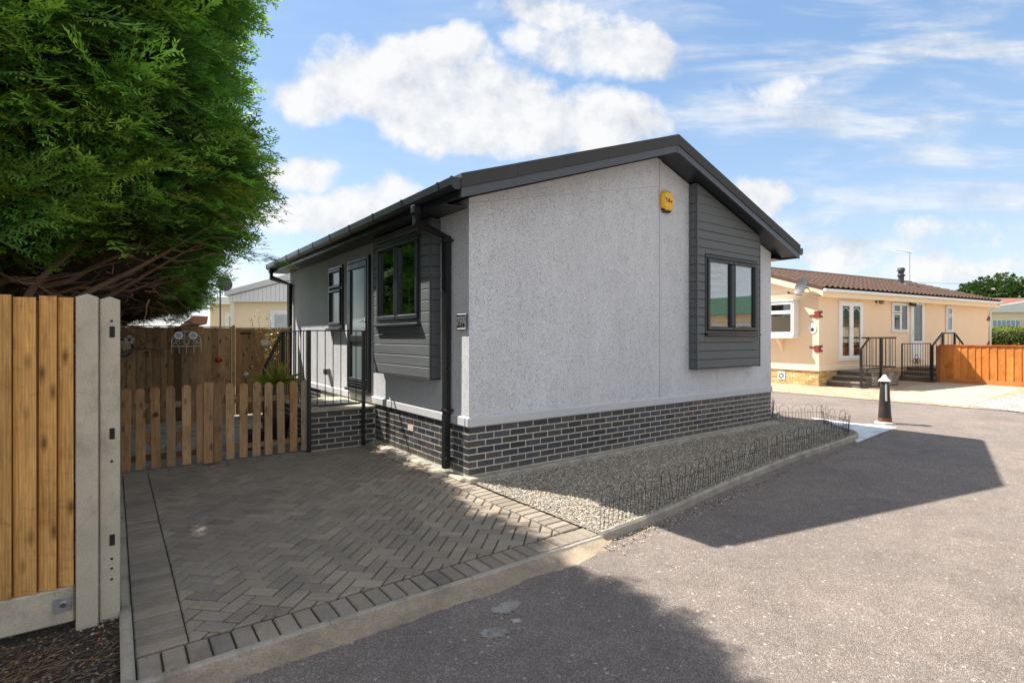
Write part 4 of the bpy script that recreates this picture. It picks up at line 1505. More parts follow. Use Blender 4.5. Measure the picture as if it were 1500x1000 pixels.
def crown_pt(phi, z, off=0.0):
    k = np.interp(z, KZ, KK)
    k = np.maximum(k - off / 2.8, .02)
    cs_, sn_ = sgnpow(np.cos(phi), .3), sgnpow(np.sin(phi), .3)
    s = SC + SA * k * sn_
    q = qr(s) + QA - QA * k * cs_          # phi = 0 faces the house side
    return s, q


def lump(p):
    return np.array([noise.noise(Vector(v) * .9) * .30 + noise.noise(Vector(v) * 2.3 + Vector((7, 3, 1))) * .17 for v in p])


tree = thing('conifer_tree', 'large dense green conifer overhanging the drive, cut by the top of the frame', 'tree', HF, (-4.3, .55, -.08))


def crown_sample(n, vis, zlo=1.6, zhi=6.95, off=0.0):
    z = rng.uniform(zlo, zhi, n)
    v = rng.uniform(-1, 1, n)                  # even along each side of the squarish crown
    ph = np.arctan(sgnpow(v, 1 / .3))
    if vis:
        phi = np.where(rng.uniform(0, 1, n) < .6, ph, ph - math.pi / 2)
    else:
        phi = np.where(rng.uniform(0, 1, n) < .4, ph + math.pi / 2, ph + math.pi)
    s, q = crown_pt(phi, z, off)
    e = .03
    s2, q2 = crown_pt(phi + e, z, off)
    ts, tq = (s2 - s), (q2 - q)
    # outward normal in the (t, s) plane, t = -q
    nt_, ns_ = ts, -(-tq)
    nt_, ns_ = ts, tq
    nl = np.sqrt(nt_ ** 2 + ns_ ** 2) + 1e-9
    nx, ny = nt_ / nl, ns_ / nl
    cx, cy = -(qr(np.array(SC)) + QA), SC
    flip = np.sign(nx * (-q - cx) + ny * (s - cy)); flip[flip == 0] = 1
    nx, ny = nx * flip, ny * flip
    pos = np.stack([-q, s, z], 1)
    l = lump(pos)
    nrm = np.stack([nx, ny, np.where(z > 4.6, .35, np.where(z < 2.2, -.35, 0.0))], 1)
    nrm /= np.linalg.norm(nrm, axis=1, keepdims=True)
    return pos + nrm * l[:, None], nrm, l, phi


protos = [spray(i) for i in range(7)]
VV, CC = [], []
SUNV = np.array([0, 0, 0])


def add_sprays(n, vis, depth, smin, smax, tone, tipc, zlo=1.6, zhi=6.95, sd=.25, droop=.0, off=0.0, thin=None):
    pos, nrm, l, phi = crown_sample(n, vis, zlo, zhi, off)
    if thin is not None:
        kp = thin(pos, l)
        pos, nrm, l = pos[kp], nrm[kp], l[kp]
    gap = (pos[:, 1] < 1.3) & (-pos[:, 0] < 3.7) & (pos[:, 2] < 2.16 + .24 * (3.0 + pos[:, 0]))
    pos, nrm, l = pos[~gap], nrm[~gap], l[~gap]
    n = len(pos)
    right = np.stack([np.ones(n), np.zeros(n), np.zeros(n)], 1)
    tang = np.cross(nrm, np.array([0, 0, 1.0])[None])
    d = nrm * rng.uniform(.25, .9, (n, 1)) + right * .55 + tang * rng.normal(0, .45, (n, 1)) + np.array([0, 0, 1.0]) * rng.normal(.12 - droop, .32, (n, 1))
    up = nrm * .55 + np.array([0, 0, 1.0]) * .7 + rng.normal(0, .35, (n, 3))
    scl = rng.uniform(smin, smax, n)
    dn = d / np.linalg.norm(d, axis=1, keepdims=True)
    p = pos - dn * (scl * .6)[:, None] - nrm * (depth * rng.uniform(0, 1, n))[:, None]
    t = np.clip(rng.normal(1, sd, (n, 1)), .45, 1.8)
    hue = rng.uniform(0, 1, (n, 1)) ** 3
    b = np.array(tone) * t * (1 - hue * .25) + np.array((.06, .075, .004)) * hue * .6
    tp_ = np.array(tipc) * t * (1 - hue * .2) + np.array((.16, .17, .01)) * hue * .9
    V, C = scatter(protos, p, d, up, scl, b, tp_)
    VV.append(V); CC.append(C)


G0, G1 = (.042, .125, .028), (.145, .35, .06)  # dark base, bright tips: foliage light and shade put into the greens
near = lambda p, l: (p[:, 2] < 4.9)
add_sprays(4700, True, .28, .22, .46, G0, G1, 1.9, 5.0)
add_sprays(2300, True, -.02, .38, .68, (.065, .175, .035), (.25, .46, .075), 2.0, 5.0, thin=lambda p, l: (l > -.02))
add_sprays(1700, True, .2, .3, .5, G0, G1, 5.0, 6.95)
add_sprays(1900, False, .2, .36, .6, G0, G1, 1.75, 6.95)
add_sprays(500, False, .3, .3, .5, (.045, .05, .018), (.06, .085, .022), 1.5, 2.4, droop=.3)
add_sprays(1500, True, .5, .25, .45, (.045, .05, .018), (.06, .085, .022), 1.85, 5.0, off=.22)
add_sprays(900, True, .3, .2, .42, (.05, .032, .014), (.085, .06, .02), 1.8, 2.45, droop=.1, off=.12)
# a few long sprays that break the outline towards the house, and yellow young shoots
add_sprays(130, True, 0, .5, .85, G0, (.07, .14, .02), 2.1, 5.0, thin=lambda p, l: l > .03)
add_sprays(240, True, -.06, .18, .36, (.12, .15, .012), (.26, .28, .02), 2.4, 4.6, thin=lambda p, l: (l > .0) & (p[:, 1] < 3.5))
# the low bough that reaches across to the gutter
bq = []
for i in range(26):
    f = i / 25
    bq.append((-2.25 + 1.12 * f, 3.3 + .5 * f + random.gauss(0, .06), 2.78 - .03 * f - .12 * f * f + random.gauss(0, .035)))
bq = np.array(bq); nb = len(bq)
V, C = scatter(protos, bq, np.stack([np.ones(nb), rng.normal(.1, .35, nb), rng.normal(-.05, .15, nb)], 1), np.stack([rng.normal(0, .3, nb), rng.normal(-.2, .3, nb), np.ones(nb)], 1), rng.uniform(.2, .4, nb), np.tile(G0, (nb, 1)), np.tile((.08, .15, .02), (nb, 1)))
VV.append(V); CC.append(C)
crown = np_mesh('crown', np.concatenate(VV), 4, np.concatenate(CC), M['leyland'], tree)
# dark core inside: blocks light, crown shade put into its dead-twig brown
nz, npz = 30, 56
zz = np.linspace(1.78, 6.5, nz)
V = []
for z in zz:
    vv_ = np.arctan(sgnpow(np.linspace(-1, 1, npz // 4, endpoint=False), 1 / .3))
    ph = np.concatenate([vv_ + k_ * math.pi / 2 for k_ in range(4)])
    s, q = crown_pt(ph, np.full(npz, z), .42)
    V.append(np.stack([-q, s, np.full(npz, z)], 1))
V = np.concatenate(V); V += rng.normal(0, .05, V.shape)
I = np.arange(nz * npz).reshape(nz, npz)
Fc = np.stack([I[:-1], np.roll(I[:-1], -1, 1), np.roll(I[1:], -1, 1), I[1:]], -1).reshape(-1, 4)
np_mesh('shade_core', V, 4, np.ones((len(Fc), 3)), M['inner_dark'], tree, faces=Fc)


def limb(mb, p0, p1, r0, r1, wob=.08, n=9, sag=0):
    p0, p1 = Vector(p0), Vector(p1)
    pts, rs = [], []
    sd = random.random() * 50
    for i in range(n):
        f = i / (n - 1)
        w = Vector((noise.noise(Vector((f * 2.5, sd, 0))), noise.noise(Vector((f * 2.5, sd, 9))), noise.noise(Vector((f * 2.5, sd, 19))))) * wob * math.sin(math.pi * min(1, f + .1))
        pts.append(p0.lerp(p1, f) + w + Vector((0, 0, sag * math.sin(math.pi * f))))
        rs.append(r0 + (r1 - r0) * f)
    mb.tube(pts, rs, 8)
    return pts


TB = []
for k, (t, s, r0, name_) in enumerate(((-4.25, .55, .13, 'trunk'), (-4.0, .75, .09, 'trunk'), (-3.6, 3.4, .14, 'trunk'))):
    mb = MB(); limb(mb, (t, s, -.15), (t - .1, s + .3, 5.6), r0, .02, .12, 14)
    mb.build('trunk', M['bark'], tree, smooth=True)
for k in range(12):
    s0 = random.choice((.55, .75, .75, 3.4, 3.4)); t0 = {.55: -4.25, .75: -4.0, 3.4: -3.6}[s0]
    z0 = random.uniform(1.0, 2.3)
    e = (t0 + random.uniform(.2, 1.0), s0 + random.uniform(-.1, 1.8), z0 + random.uniform(.3, .9))
    mb = MB(); pts = limb(mb, (t0, s0, z0), e, random.uniform(.022, .05), .008, .18, 9, -.06)
    for j in range(5):
        b = pts[random.randrange(3, 9)]
        limb(mb, b, b + Vector((random.uniform(-.1, .7), random.uniform(-.4, .6), random.uniform(-.25, .2))), .009, .002, .08, 6)
    mb.build('limb', M['bark'], tree, smooth=True)
for k in range(6):
    e = (random.uniform(-3.4, -2.3), random.uniform(-.2, 1.2), random.uniform(1.95, 2.6))
    mb = MB(); pts = limb(mb, (-4.0, .7, random.uniform(1.2, 1.9)), e, random.uniform(.02, .042), .007, .22, 10, -.08)
    for j in range(7):
        b = pts[random.randrange(3, 10)]
        limb(mb, b, b + Vector((random.uniform(-.1, .6), random.uniform(-.4, .4), random.uniform(-.12, .2))), .008, .002, .1, 6)
    mb.build('limb', M['bark'], tree, smooth=True)
mb = MB()
for k in range(110):                                        # fine dead twigs under the crown
    s0, q0 = random.uniform(-.1, 3.6), 0
    q0 = float(qr(np.array(s0))) + random.uniform(.6, 2.2)
    b = Vector((-q0, s0, random.uniform(1.75, 2.15)))
    limb(mb, b, b + Vector((random.uniform(-.1, .5), random.uniform(-.3, .3), random.uniform(-.22, .16))), .006, .0015, .07, 5)
mb.build('twig', M['bark'], tree, fix=False)['kind'] = 'stuff'


def leaf_cloud(n, center, radii, size, c0, c1, lumps=6, flat=0.0, ell=1.0):
    """leaf cards spread through lumpy volumes: returns V, C"""
    ctr = np.array(center); rad = np.array(radii)
    L = []
    for k in range(lumps):
        d = rng.normal(0, 1, 3); d /= np.linalg.norm(d)
        L.append((ctr + d * rad * rng.uniform(.25, .62), rad * rng.uniform(.38, .6)))
    w = rng.integers(0, lumps, n)
    d = rng.normal(0, 1, (n, 3)); d /= np.linalg.norm(d, axis=1, keepdims=True)
    r = rng.uniform(.55, 1.08, (n, 1))
    P = np.array([l[0] for l in L])[w] + d * r * np.array([l[1] for l in L])[w]
    a = rng.normal(0, 1, (n, 3)) + d * .3; a /= np.linalg.norm(a, axis=1, keepdims=True)
    b = np.cross(a, rng.normal(0, 1, (n, 3))); b /= np.linalg.norm(b, axis=1, keepdims=True)
    s = rng.uniform(.6, 1.3, (n, 1)) * size
    V = np.stack([P - a * s, P + b * s * .5 * ell, P + a * s, P - b * s * .5 * ell], 1).reshape(-1, 3)
    f = rng.uniform(0, 1, (n, 1)); t = np.array([rng.uniform(.75, 1.25) for _ in range(lumps)])[w][:, None]
    C = (np.array(c0) * (1 - f) + np.array(c1) * f) * t
    return V, C


# planting by the patio ----------------------------------------------------
pp = HF.hit(1, 3.5, 404, 612)
yu = thing('spiky_plant', 'spiky yellow-green fan-leaved plant behind the picket fence', 'plant', HF, (pp.x, 3.5, Z0))
mb = MB()
for k in range(64):
    az, el = random.uniform(0, 6.28), random.uniform(.0, 1.35)
    l = random.uniform(.34, .52)
    d = Vector((math.cos(az) * math.cos(el), math.sin(az) * math.cos(el), math.sin(el)))
    sd = d.cross(Vector((0, 0, 1))).normalized()
    c = random.uniform(.7, 1.3); mb.col = (.34 * c, .36 * c, .06 * c)
    o = Vector((pp.x, 3.5, .8))
    m_ = o + d * l * .55; e = o + d * l + Vector((0, 0, -.08))
    mb.add([o - sd * .006, o + sd * .006, m_ + sd * .013, e, m_ - sd * .013], [(0, 1, 2, 3, 4)])
mb.build('leaves', M['leaf'], yu, fix=False)
mb = MB(); mb.tube([(pp.x, 3.5, .2), (pp.x, 3.5, .81)], [.05, .035], 8); mb.build('stem', M['bark'], yu)


def pot(t, s, r, h, label, mat):
    o = thing('plant_pot', label, 'plant pot', HF, (t, s, Z0), 'pots on the patio')
    mb = MB(); mb.lathe((t, s, Z0), [(r * .7, 0), (r * .95, h * .8), (r * 1.05, h * .82), (r * 1.06, h), (r * .95, h), (r * .9, h * .9), (.01, h * .88)], 20)
    mb.build('body', mat, o, smooth=True)
    mb = MB(); mb.lathe((t, s, Z0 + h * .86), [(r * .9, 0), (r * .6, .02), (.01, .03)], 16); mb.build('compost', M['soil'], o)


pot(pp.x, 3.5, .2, .4, 'dark plant pot holding the spiky yellow-green plant', M['pot'])
pot(pp.x - .33, 3.25, .15, .26, 'low dark bowl-like pot standing left of the spiky plant', M['pot'])
sb = HF.hit(0, -1.1, 432, 520)
sh = thing('yellow_shrub', 'thin yellow-leaved shrub behind the railing at the far corner of the home', 'shrub', HF, (-.75, 5.9, Z0))
mb = MB(); LVs, LCs = [], []
for k in range(16):
    a, b = random.uniform(-.3, .3), random.uniform(-.35, .35)
    z1 = random.uniform(1.35, 2.0)
    pts = limb(mb, (-.75, 5.9, -.06), (-.75 + a, 5.9 + b, z1), .009, .002, .1, 8)
    for q in pts[2:]:
        for _ in range(7):
            p = q + Vector((random.gauss(0, .05), random.gauss(0, .05), random.gauss(0, .06)))
            u = Vector((random.gauss(0, 1), random.gauss(0, 1), random.gauss(0, 1))).normalized(); v = u.orthogonal().normalized()
            s = random.uniform(.014, .03)
            LVs += [tuple(p - u * s), tuple(p + v * s * .5), tuple(p + u * s), tuple(p - v * s * .5)]
            c = random.uniform(.6, 1.2); LCs.append((.3 * c, .24 * c, .05 * c))
mb.build('stems', M['bark'], sh)
np_mesh('leaves', LVs, 4, np.array(LCs), M['leaf'], sh)

# ------------------------------------------------------------------ the cream park home across the road
z6 = lambda x, y: (1110 + x / 3.5718, 360 + y / 3.5718)
KL_, KD, KE = 12.6, 6.3, 3.02
KP = lambda a, b, c: (a, -c, b)


def kf(x, y, c=0.0):
    p = KF.hit(1, -c, *z6(x, y)); return p.x, p.z


def kg(x, y, c=0.0):           # on the gable end facing left (x = 0)
    p = KF.hit(0, -c, *z6(x, y)); return p.y, p.z


KGP = lambda a, b, c: (-c, a, b)
cr = thing('park_home', 'cream park home with brown tiled roof and yellow brick base across the road', 'park home', KF, (0, 0, Z0))
kun = lambda y: KE - .05 + .32 * (KD / 2 - abs(y - KD / 2))
mb = MB(lambda a, b, c: (-c, a, b))
mb.prism([(0, .4), (KD, .4), (KD, kun(KD)), (KD / 2, kun(KD / 2)), (0, kun(0))], -KL_, 0)
mb.build('wall', M['cream'], cr)
mb = MB()
mb.box(-.02, KL_ + .02, -.02, .05, .40, .56, .008); mb.box(-.02, .05, .0505, KD, .40, .56, .008)
mb.build('base_band', M['cream_trim'], cr)
mb = MB(); mb.box(.03, KL_ - .03, .03, KD, -.2, .3995); kp = mb.build('plinth', M['sand_mortar'], cr)
YB = [(.55, .36, .14), (.6, .42, .2), (.5, .3, .11), (.62, .45, .24)]
mb = MB()
bricks(mb, lambda a, b, c: (a, .03 - c, b), .03, KL_ - .03, -.13, 7, YB); mb.v = mb.v
mb2 = MB(lambda a, b, c: (a, .022 - c, b)); bricks(mb2, None, .022, KL_ - .03, -.13, 7, YB)
mb2.P = lambda a, b, c: (.022 - c, a, b); bricks(mb2, None, .03, KD, -.13, 7, YB, shift=1)
mb2.build('brickwork', M['yellow_brick'], kp)
# roof
O_ = .28
rz = lambda y: KE + .12 + .32 * (KD / 2 - abs(y - KD / 2))
mb = MB(lambda a, b, c: (c, a, b))
mb.prism([(-O_, rz(-O_) - .16), (KD / 2, rz(KD / 2) - .12), (KD / 2, rz(KD / 2)), (-O_, rz(-O_))], -.25, KL_ + .25)
mb.prism([(KD / 2, rz(KD / 2) - .12), (KD + O_, rz(-O_) - .16), (KD + O_, rz(-O_)), (KD / 2, rz(KD / 2))], -.25, KL_ + .25)
kr = mb.build('roof', M['cream_trim'], cr)
c3, s3 = math.cos(math.atan(.32)), math.sin(math.atan(.32))
tile_sheet('roof_tiles', M['brown_tile'], kr, -.28, KL_ + .28, -.05, (KD / 2 + O_) / c3, lambda x, r, h: (x, -O_ + r * c3 - h * s3, rz(-O_) + r * s3 + h * c3 + .004), rib=.3, course=.33, amp=.075, step=.045, dx=.05, dr=.045)
tile_sheet('roof_tiles', M['brown_tile'], kr, -.28, KL_ + .28, -.05, (KD / 2 + O_) / c3, lambda x, r, h: (x, KD + O_ - r * c3 + h * s3, rz(-O_) + r * s3 + h * c3 + .004), rib=.3, course=.33, amp=.045, step=.03, dx=.07, dr=.06)
mb = MB(); mb.tube([(-.3, KD / 2, rz(KD / 2) + .03), (KL_ + .3, KD / 2, rz(KD / 2) + .03)], .1, 10); mb.build('ridge', M['brown_tile'], kr)
mb = MB()
for sg, y0, y1 in ((1, -O_ - .02, KD / 2), (-1, KD / 2, KD + O_ + .02)):
    for (lo, hi, x0, x1, nm) in ((-.24, -.045, -.29, -.251, 0),):
        mb = MB(); mb.add([(x, y, rz(y) + d) for x in (x0, x1) for y in (y0, y1) for d in (lo, hi)], [(0, 1, 3, 2), (4, 6, 7, 5), (0, 4, 5, 1), (2, 3, 7, 6), (1, 5, 7, 3), (0, 2, 6, 4)])
        mb.build('barge_board', M['cream_trim'], cr)
        mb = MB(); mb.add([(x + KL_ + .54, y, rz(y) + d) for x in (x0, x1) for y in (y0, y1) for d in (lo, hi)], [(0, 1, 3, 2), (4, 6, 7, 5), (0, 4, 5, 1), (2, 3, 7, 6), (1, 5, 7, 3), (0, 2, 6, 4)])
        mb.build('barge_board', M['cream_trim'], cr)
for y0, y1 in ((-O_ - .02, KD / 2), (KD / 2 + .001, KD + O_ + .02)):
    for x0 in (-.3, KL_ + .22):
        mb = MB(); mb.add([(x, y, rz(y) + d) for x in (x0, x0 + .08) for y in (y0, y1) for d in (-.04, .075)], [(0, 1, 3, 2), (4, 6, 7, 5), (0, 4, 5, 1), (2, 3, 7, 6), (1, 5, 7, 3), (0, 2, 6, 4)])
        mb.build('verge_tile', M['brown_tile'], cr)
mb = MB(); mb.box(-.25, KL_ + .25, -O_ - .021, -O_ - .001, rz(-O_) - .26, rz(-O_) - .02, .003); mb.box(-.24, KL_ + .24, -O_ - .0005, .02, rz(-O_) - .25, rz(-O_) - .235); mb.build('eaves_board', M['cream_trim'], cr)
mb = MB(); mb.box(-.3, KL_ + .3, -O_ - .13, -O_ - .022, rz(-O_) - .1, rz(-O_) - .005, .02); mb.tube([(KL_ + .1, -O_ - .08, rz(-O_) - .1), (KL_ + .05, -.04, rz(-O_) - .4), (KL_ + .05, -.04, .1)], .035, 8); mb.build('gutter', M['white'], cr)
mb = MB(KGP); mb.box(.0, KD, KE - .16, KE - .02, .0, .02, .003); mb.build('gable_trim', M['cream_trim'], cr)


def kwin(px, lights, pm=M['dull_glass'], **kw):
    (x0, y0, x1, y1) = px
    a0, _ = kf(x0, (y0 + y1) / 2, .05); a1, _ = kf(x1, (y0 + y1) / 2, .05)
    xm = (x0 + x1) / 2
    _, zt_ = kf(xm, y0, .05); _, zb_ = kf(xm, y1, .05)
    return window(cr, KP, a0, a1, zb_, zt_, .004, lights, M['white'], pm, .05, .05, .06, **kw), a0, a1, zb_, zt_


def kdoor(px, leaves, panel):
    (x0, y0, x1, y1) = px
    a0, _ = kf(x0, 450, .03); a1, _ = kf(x1, 450, .03)
    _, zt_ = kf((x0 + x1) / 2, y0, .03); _, zb_ = kf((x0 + x1) / 2, y1, .03)
    mb = MB(KP); ring(mb, a0, a1, zb_, zt_, 0, .05, .06, .006)
    d = mb.build('door', M['white'], cr)
    w = (a1 - a0 - .12) / leaves
    for k in range(leaves):
        x = a0 + .06 + k * w
        mb = MB(KP); ring(mb, x + .003, x + w - .003, zb_ + .06, zt_ - .06, .012, .06, .11, .01)
        if panel:
            mb.box(x + .11, x + w - .11, zb_ + .17, zb_ + .75, .02, .052, .012)
        mb.build('leaf', M['white'], d)
        mb = MB(KP); mb.box(x + .105, x + w - .105, (zb_ + .75) if panel else zb_ + .165, zt_ - .165, .025, .035); mb.build('pane', M['dull_glass'], d)
        if leaves == 2:
            mb = MB(KP); cxx = x + w / 2; mb.tube([(cxx - w / 2 + .11 + (w - .22) * f, zt_ - .2 - .14 * abs(2 * f - 1) ** 1.6 - .02, .037) for f in [j / 10 for j in range(11)]], .01, 5); mb.build('glazing_arch', M['white'], d)
        mb = MB(KP); hx = (x + w - .06) if (leaves == 2 and k == 0) else x + .06
        mb.box(hx - .015, hx + .015, zb_ + .95, zb_ + 1.15, .06, .07, .004); mb.tube([(hx, zb_ + 1.08, .07), (hx, zb_ + 1.08, .11), (hx + .1 * (1 if k else -1), zb_ + 1.08, .11)], .01, 6); mb.build('handle', M['chrome'], d)
    mb = MB(KP); mb.box(a0 + .03, a1 - .03, zb_ + .03, zt_ - .03, .002, .006); mb.build('dark_backing', M['unlit_black'], d)  # dark sheet for the unlit room behind the door panes
    mb = MB(KP); mb.box(a0 + .1, a0 + .35, zb_ + .15, zt_ - .15, .007, .012); mb.build('curtain', M['curtain'], d)
    return a0, a1, zb_, zt_


fd = kdoor((425, 290, 548, 600), 2, False)
kwin((706, 299, 790, 452), [(0, .5, .68, 1), (0, .5, 0, .66), (.5, 1, 0, 1)], back=.0055)
d2 = kdoor((801, 285, 869, 600), 1, True)
kwin((988, 315, 1022, 452), [(0, 1, .66, 1), (0, 1, 0, .64)], M['frosted'])
# bay window on the end wall: a shallow oriel with its own corbel
b0, b1 = kg(217, 400)[0], 4.1
zt_, zb_ = kg(150, 290, .28)[1], kg(150, 468, .28)[1]
mb = MB(KGP); mb.box(b0, b1, zb_ - .1, zb_ - .001, 0, .36, .01); mb.box(b0, b1, zt_, zt_ + .06, 0, .33, .01)
mb.box(b0 + .01, b0 + .04, zb_, zt_ - .001, .0, .28, .003); mb.box(b1 - .04, b1 - .01, zb_, zt_ - .001, .0, .28, .003)
mb.build('window_bay', M['white'], cr)
window(cr, KGP, b0 + .005, b1 - .005, zb_ + .002, zt_ - .002, .25, [(0, .25, .7, 1), (0, .25, 0, .69), (.25, .5, .7, 1), (.25, .5, 0, .69), (.5, .75, .7, 1), (.5, .75, 0, .69), (.75, 1, .7, 1), (.75, 1, 0, .69)], M['white'], M['glass'], .05, .05, .06, back=.08)
mb = MB(KGP)
a = kg(118, 515, .1)[0]
mb.P = lambda a_, b, c: (-a_, c, b)
mb.prism([(0, zb_ - .1), (.3, zb_ - .1), (.26, zb_ - .2), (.1, zb_ - .35), (.06, zb_ - .55), (0, zb_ - .55)], a - .05, a + .05, .005)
mb.build('corbel', M['cream_trim'], cr)
# red brick-slip quoins
for (x, y) in ((320, 358), (320, 538)):
    z = kf(x, y)[1]
    mb = MB()
    up_ = 1 if y < 450 else -1
    mb.box(-.0285, .07, -.0285, -.002, z - .11, z + .11, .004)
    for dz in (-.075, .075):
        mb.box(.0705, .17, -.0285, -.002, z + dz - .035, z + dz + .035, .004)
    mb.box(-.0285, -.002, -.0018, .14, z - .11, z + .11, .004)
    mb.box(-.0285, -.002, .1405, .3, z - .04 * up_ - .035, z - .04 * up_ + .035, .004)
    mb.build('quoin', M['red_brick'], cr)
for (x, y) in ((1203, 380), (1206, 512)):
    z = kf(x, y)[1]
    mb = MB(); mb.box(KL_ - .2, KL_ + .025, -.025, -.002, z - .1, z + .0, .004); mb.box(KL_ - .1, KL_ + .026, -.026, -.002, z + .001, z + .1, .004); mb.build('quoin', M['red_brick'], cr)
a, z = kg(123, 678)
mb = MB(KGP); mb.box(a - .14, a + .14, z - .14, z + .14, -.02, .0, .006); vn = mb.build('air_vent', M['white'], cr)
mb = MB(KGP)
for k in range(8):
    an = math.pi * k / 4
    mb.tube([(a + .05 * math.cos(an), z + .05 * math.sin(an), .002), (a + .1 * math.cos(an), z + .1 * math.sin(an), .002)], .016, 6)
mb.build('slot', M['unlit_black'], vn)  # near-black rods carry the shade of the vent openings
# flue and aerial on the roof
fp_ = KF.hit(1, 2.1, *z6(750, 205))
fl = thing('flue', 'dark metal flue with cowl on the brown tiled roof', 'flue', KF, (fp_.x, 2.1, fp_.z - .1))
mb = MB(); mb.box(fp_.x - .3, fp_.x + .3, 1.75, 2.45, fp_.z - .1, fp_.z + .03, .02); mb.build('flashing', M['lead'], fl)
hz = KF.hit(1, 2.1, *z6(750, 116)).z
mb = MB(); h = hz - fp_.z; mb.lathe((fp_.x, 2.1, fp_.z - .05), [(.17, 0), (.13, .12), (.11, .14), (.11, h * .55), (.15, h * .58), (.15, h * .66), (.09, h * .72), (.12, h * .8), (.12, h * .88), (.16, h * .9), (.13, h + .05)], 16); mb.build('pipe', M['dish'], fl, smooth=True)
ap = KF.hit(1, KD / 2 + .3, *z6(795, 190)); az_ = KF.hit(1, KD / 2 + .3, *z6(795, 30)).z
an_ = thing('tv_aerial', 'thin television aerial on a pole above the brown ridge', 'aerial', KF, (ap.x, KD / 2 + .3, ap.z - .2))
mb = MB(); mb.tube([(ap.x, KD / 2 + .3, ap.z - .3), (ap.x, KD / 2 + .3, az_)], .02, 6); mb.build('pole', M['steel'], an_)
mb = MB(); l_ = KF.hit(1, KD / 2 + .3, *z6(720, 30)).x
mb.tube([(l_, KD / 2 + .3, az_ - .05), (ap.x + .15, KD / 2 + .3, az_ - .05)], .015, 5)
for k in range(9):
    x = l_ + (ap.x - l_) * k / 8
    mb.tube([(x, KD / 2 + .05, az_ - .05), (x, KD / 2 + .55, az_ - .05)], .008, 4)
mb.build('elements', M['steel'], an_)
# satellite dish on the corner
dp = KF.hit(0, -.55, *z6(232, 216))
ds = thing('satellite_dish', 'grey satellite dish on a bracket at the corner of the cream home', 'satellite dish', KF, (-.3, dp.y, dp.z))


def dish_mesh(mb, c, nrm, rad, depth):
    nrm = Vector(nrm).normalized(); u = nrm.orthogonal().normalized(); v = nrm.cross(u)
    c = Vector(c); vs, fs = [], []
    for i in range(6):
        r = rad * i / 5
        for j in range(24):
            a = 2 * math.pi * j / 24
            vs.append(c + u * r * math.cos(a) + v * r * math.sin(a) * 1.08 + nrm * depth * (i / 5) ** 2)
    for i in range(5):
        for j in range(24):
            k = (j + 1) % 24
            fs.append([i * 24 + j, i * 24 + k, (i + 1) * 24 + k, (i + 1) * 24 + j])
    n0 = len(vs)
    vs2 = [p - nrm * .012 for p in vs]
    fs2 = [[n0 + q for q in f[::-1]] for f in fs]
    rim = [[5 * 24 + j, 5 * 24 + (j + 1) % 24, n0 + 5 * 24 + (j + 1) % 24, n0 + 5 * 24 + j] for j in range(24)]
    mb.add(vs + vs2, fs + fs2 + rim)


mb = MB(); dish_mesh(mb, (dp.x + .02, dp.y, dp.z), (-.85, .35, .3), .29, .07); mb.build('reflector', M['dish'], ds, smooth=True)
mb = MB(); mb.tube([(dp.x + .03, dp.y, dp.z - .02), (-.2, dp.y - .05, dp.z - .02), (-.002, dp.y + .05, dp.z - .05)], .025, 6); mb.box(-.02, -.002, dp.y - .05, dp.y + .15, dp.z - .16, dp.z + .06, .004); mb.build('bracket', M['dish'], ds)
mb = MB(); mb.tube([(dp.x - .0, dp.y, dp.z - .27), (dp.x - .42, dp.y + .18, dp.z - .2)], .012, 6); mb.tube([(dp.x - .4, dp.y + .17, dp.z - .2), (dp.x - .47, dp.y + .2, dp.z - .16)], .035, 8); mb.build('receiver_arm', M['dish'], ds)
# lights and small fittings on the facade
for (x, y, lab) in ((640, 290, 'black and brass half-lantern wall lamp between the french doors and window'),):
    a, z = kf(x, y, .1)
    wl_ = thing('wall_lamp', lab, 'wall lamp', KF, (a, 0, z))
    mb = MB(KP); mb.box(a - .12, a - .04, z - .05, z + .09, 0, .03, .006); mb.tube([(a - .08, z + .03, .03), (a - .08, z + .08, .1), (a, z + .08, .15)], .014, 6); mb.build('arm', M['black_metal'], wl_)
    mb = MB(lambda u, v, w: (u, v, w)); mb.lathe((a, -.15, z - .1), [(.05, 0), (.08, .02), (.085, .1)], 12); mb.build('shade_glass', M['brass'], wl_, smooth=True)
    mb = MB(); mb.lathe((a, -.15, z + .0005), [(.1, 0), (.09, .03), (.04, .08), (.01, .1)], 12); mb.build('hood', M['black_metal'], wl_, smooth=True)
a, z = kf(805, 306, .1)
ft = thing('security_light', 'black twin security light at the top of the white back door frame', 'wall lamp', KF, (a, 0, z))
mb = MB(KP); mb.box(a - .05, a + .05, z - .05, z + .05, .05, .1, .008); mb.build('mount', M['black_metal'], ft)
for dx_ in (-.1, .1):
    mb = MB(KP); mb.tube([(a + dx_ * .4, z, .1), (a + dx_, z - .03, .2)], [.04, .065], 10); mb.build('lamp_head', M['black_metal'], ft)
for (x, y, lab, w) in ((883, 298, 'small cream wall bell box right of the white door', .07), (1036, 301, 'small cream box with dark dot above the narrow window', .05)):
    a, z = kf(x, y)
    bx = thing('wall_box', lab, 'wall box', KF, (a, 0, z))
    mb = MB(KP); mb.box(a - w, a + w, z - .11, z + .11, 0, .05, .01); mb.build('cover', M['cream_trim'], bx)
    mb = MB(KP); mb.tube([(a, z, .0505), (a, z, .06)], .045, 10); mb.build('button', M['bark'], bx)
a, z = kg(288, 432)
pq = thing('oval_plaque', 'white oval house plaque with dark mark on the cream end wall', 'house number', KF, (0, a, z))
mb = MB(KGP); mb.prism([(a + .13 * math.cos(2 * math.pi * k / 20), z + .17 * math.sin(2 * math.pi * k / 20)) for k in range(20)], .002, .02, .005); mb.build('plate', M['white'], pq)
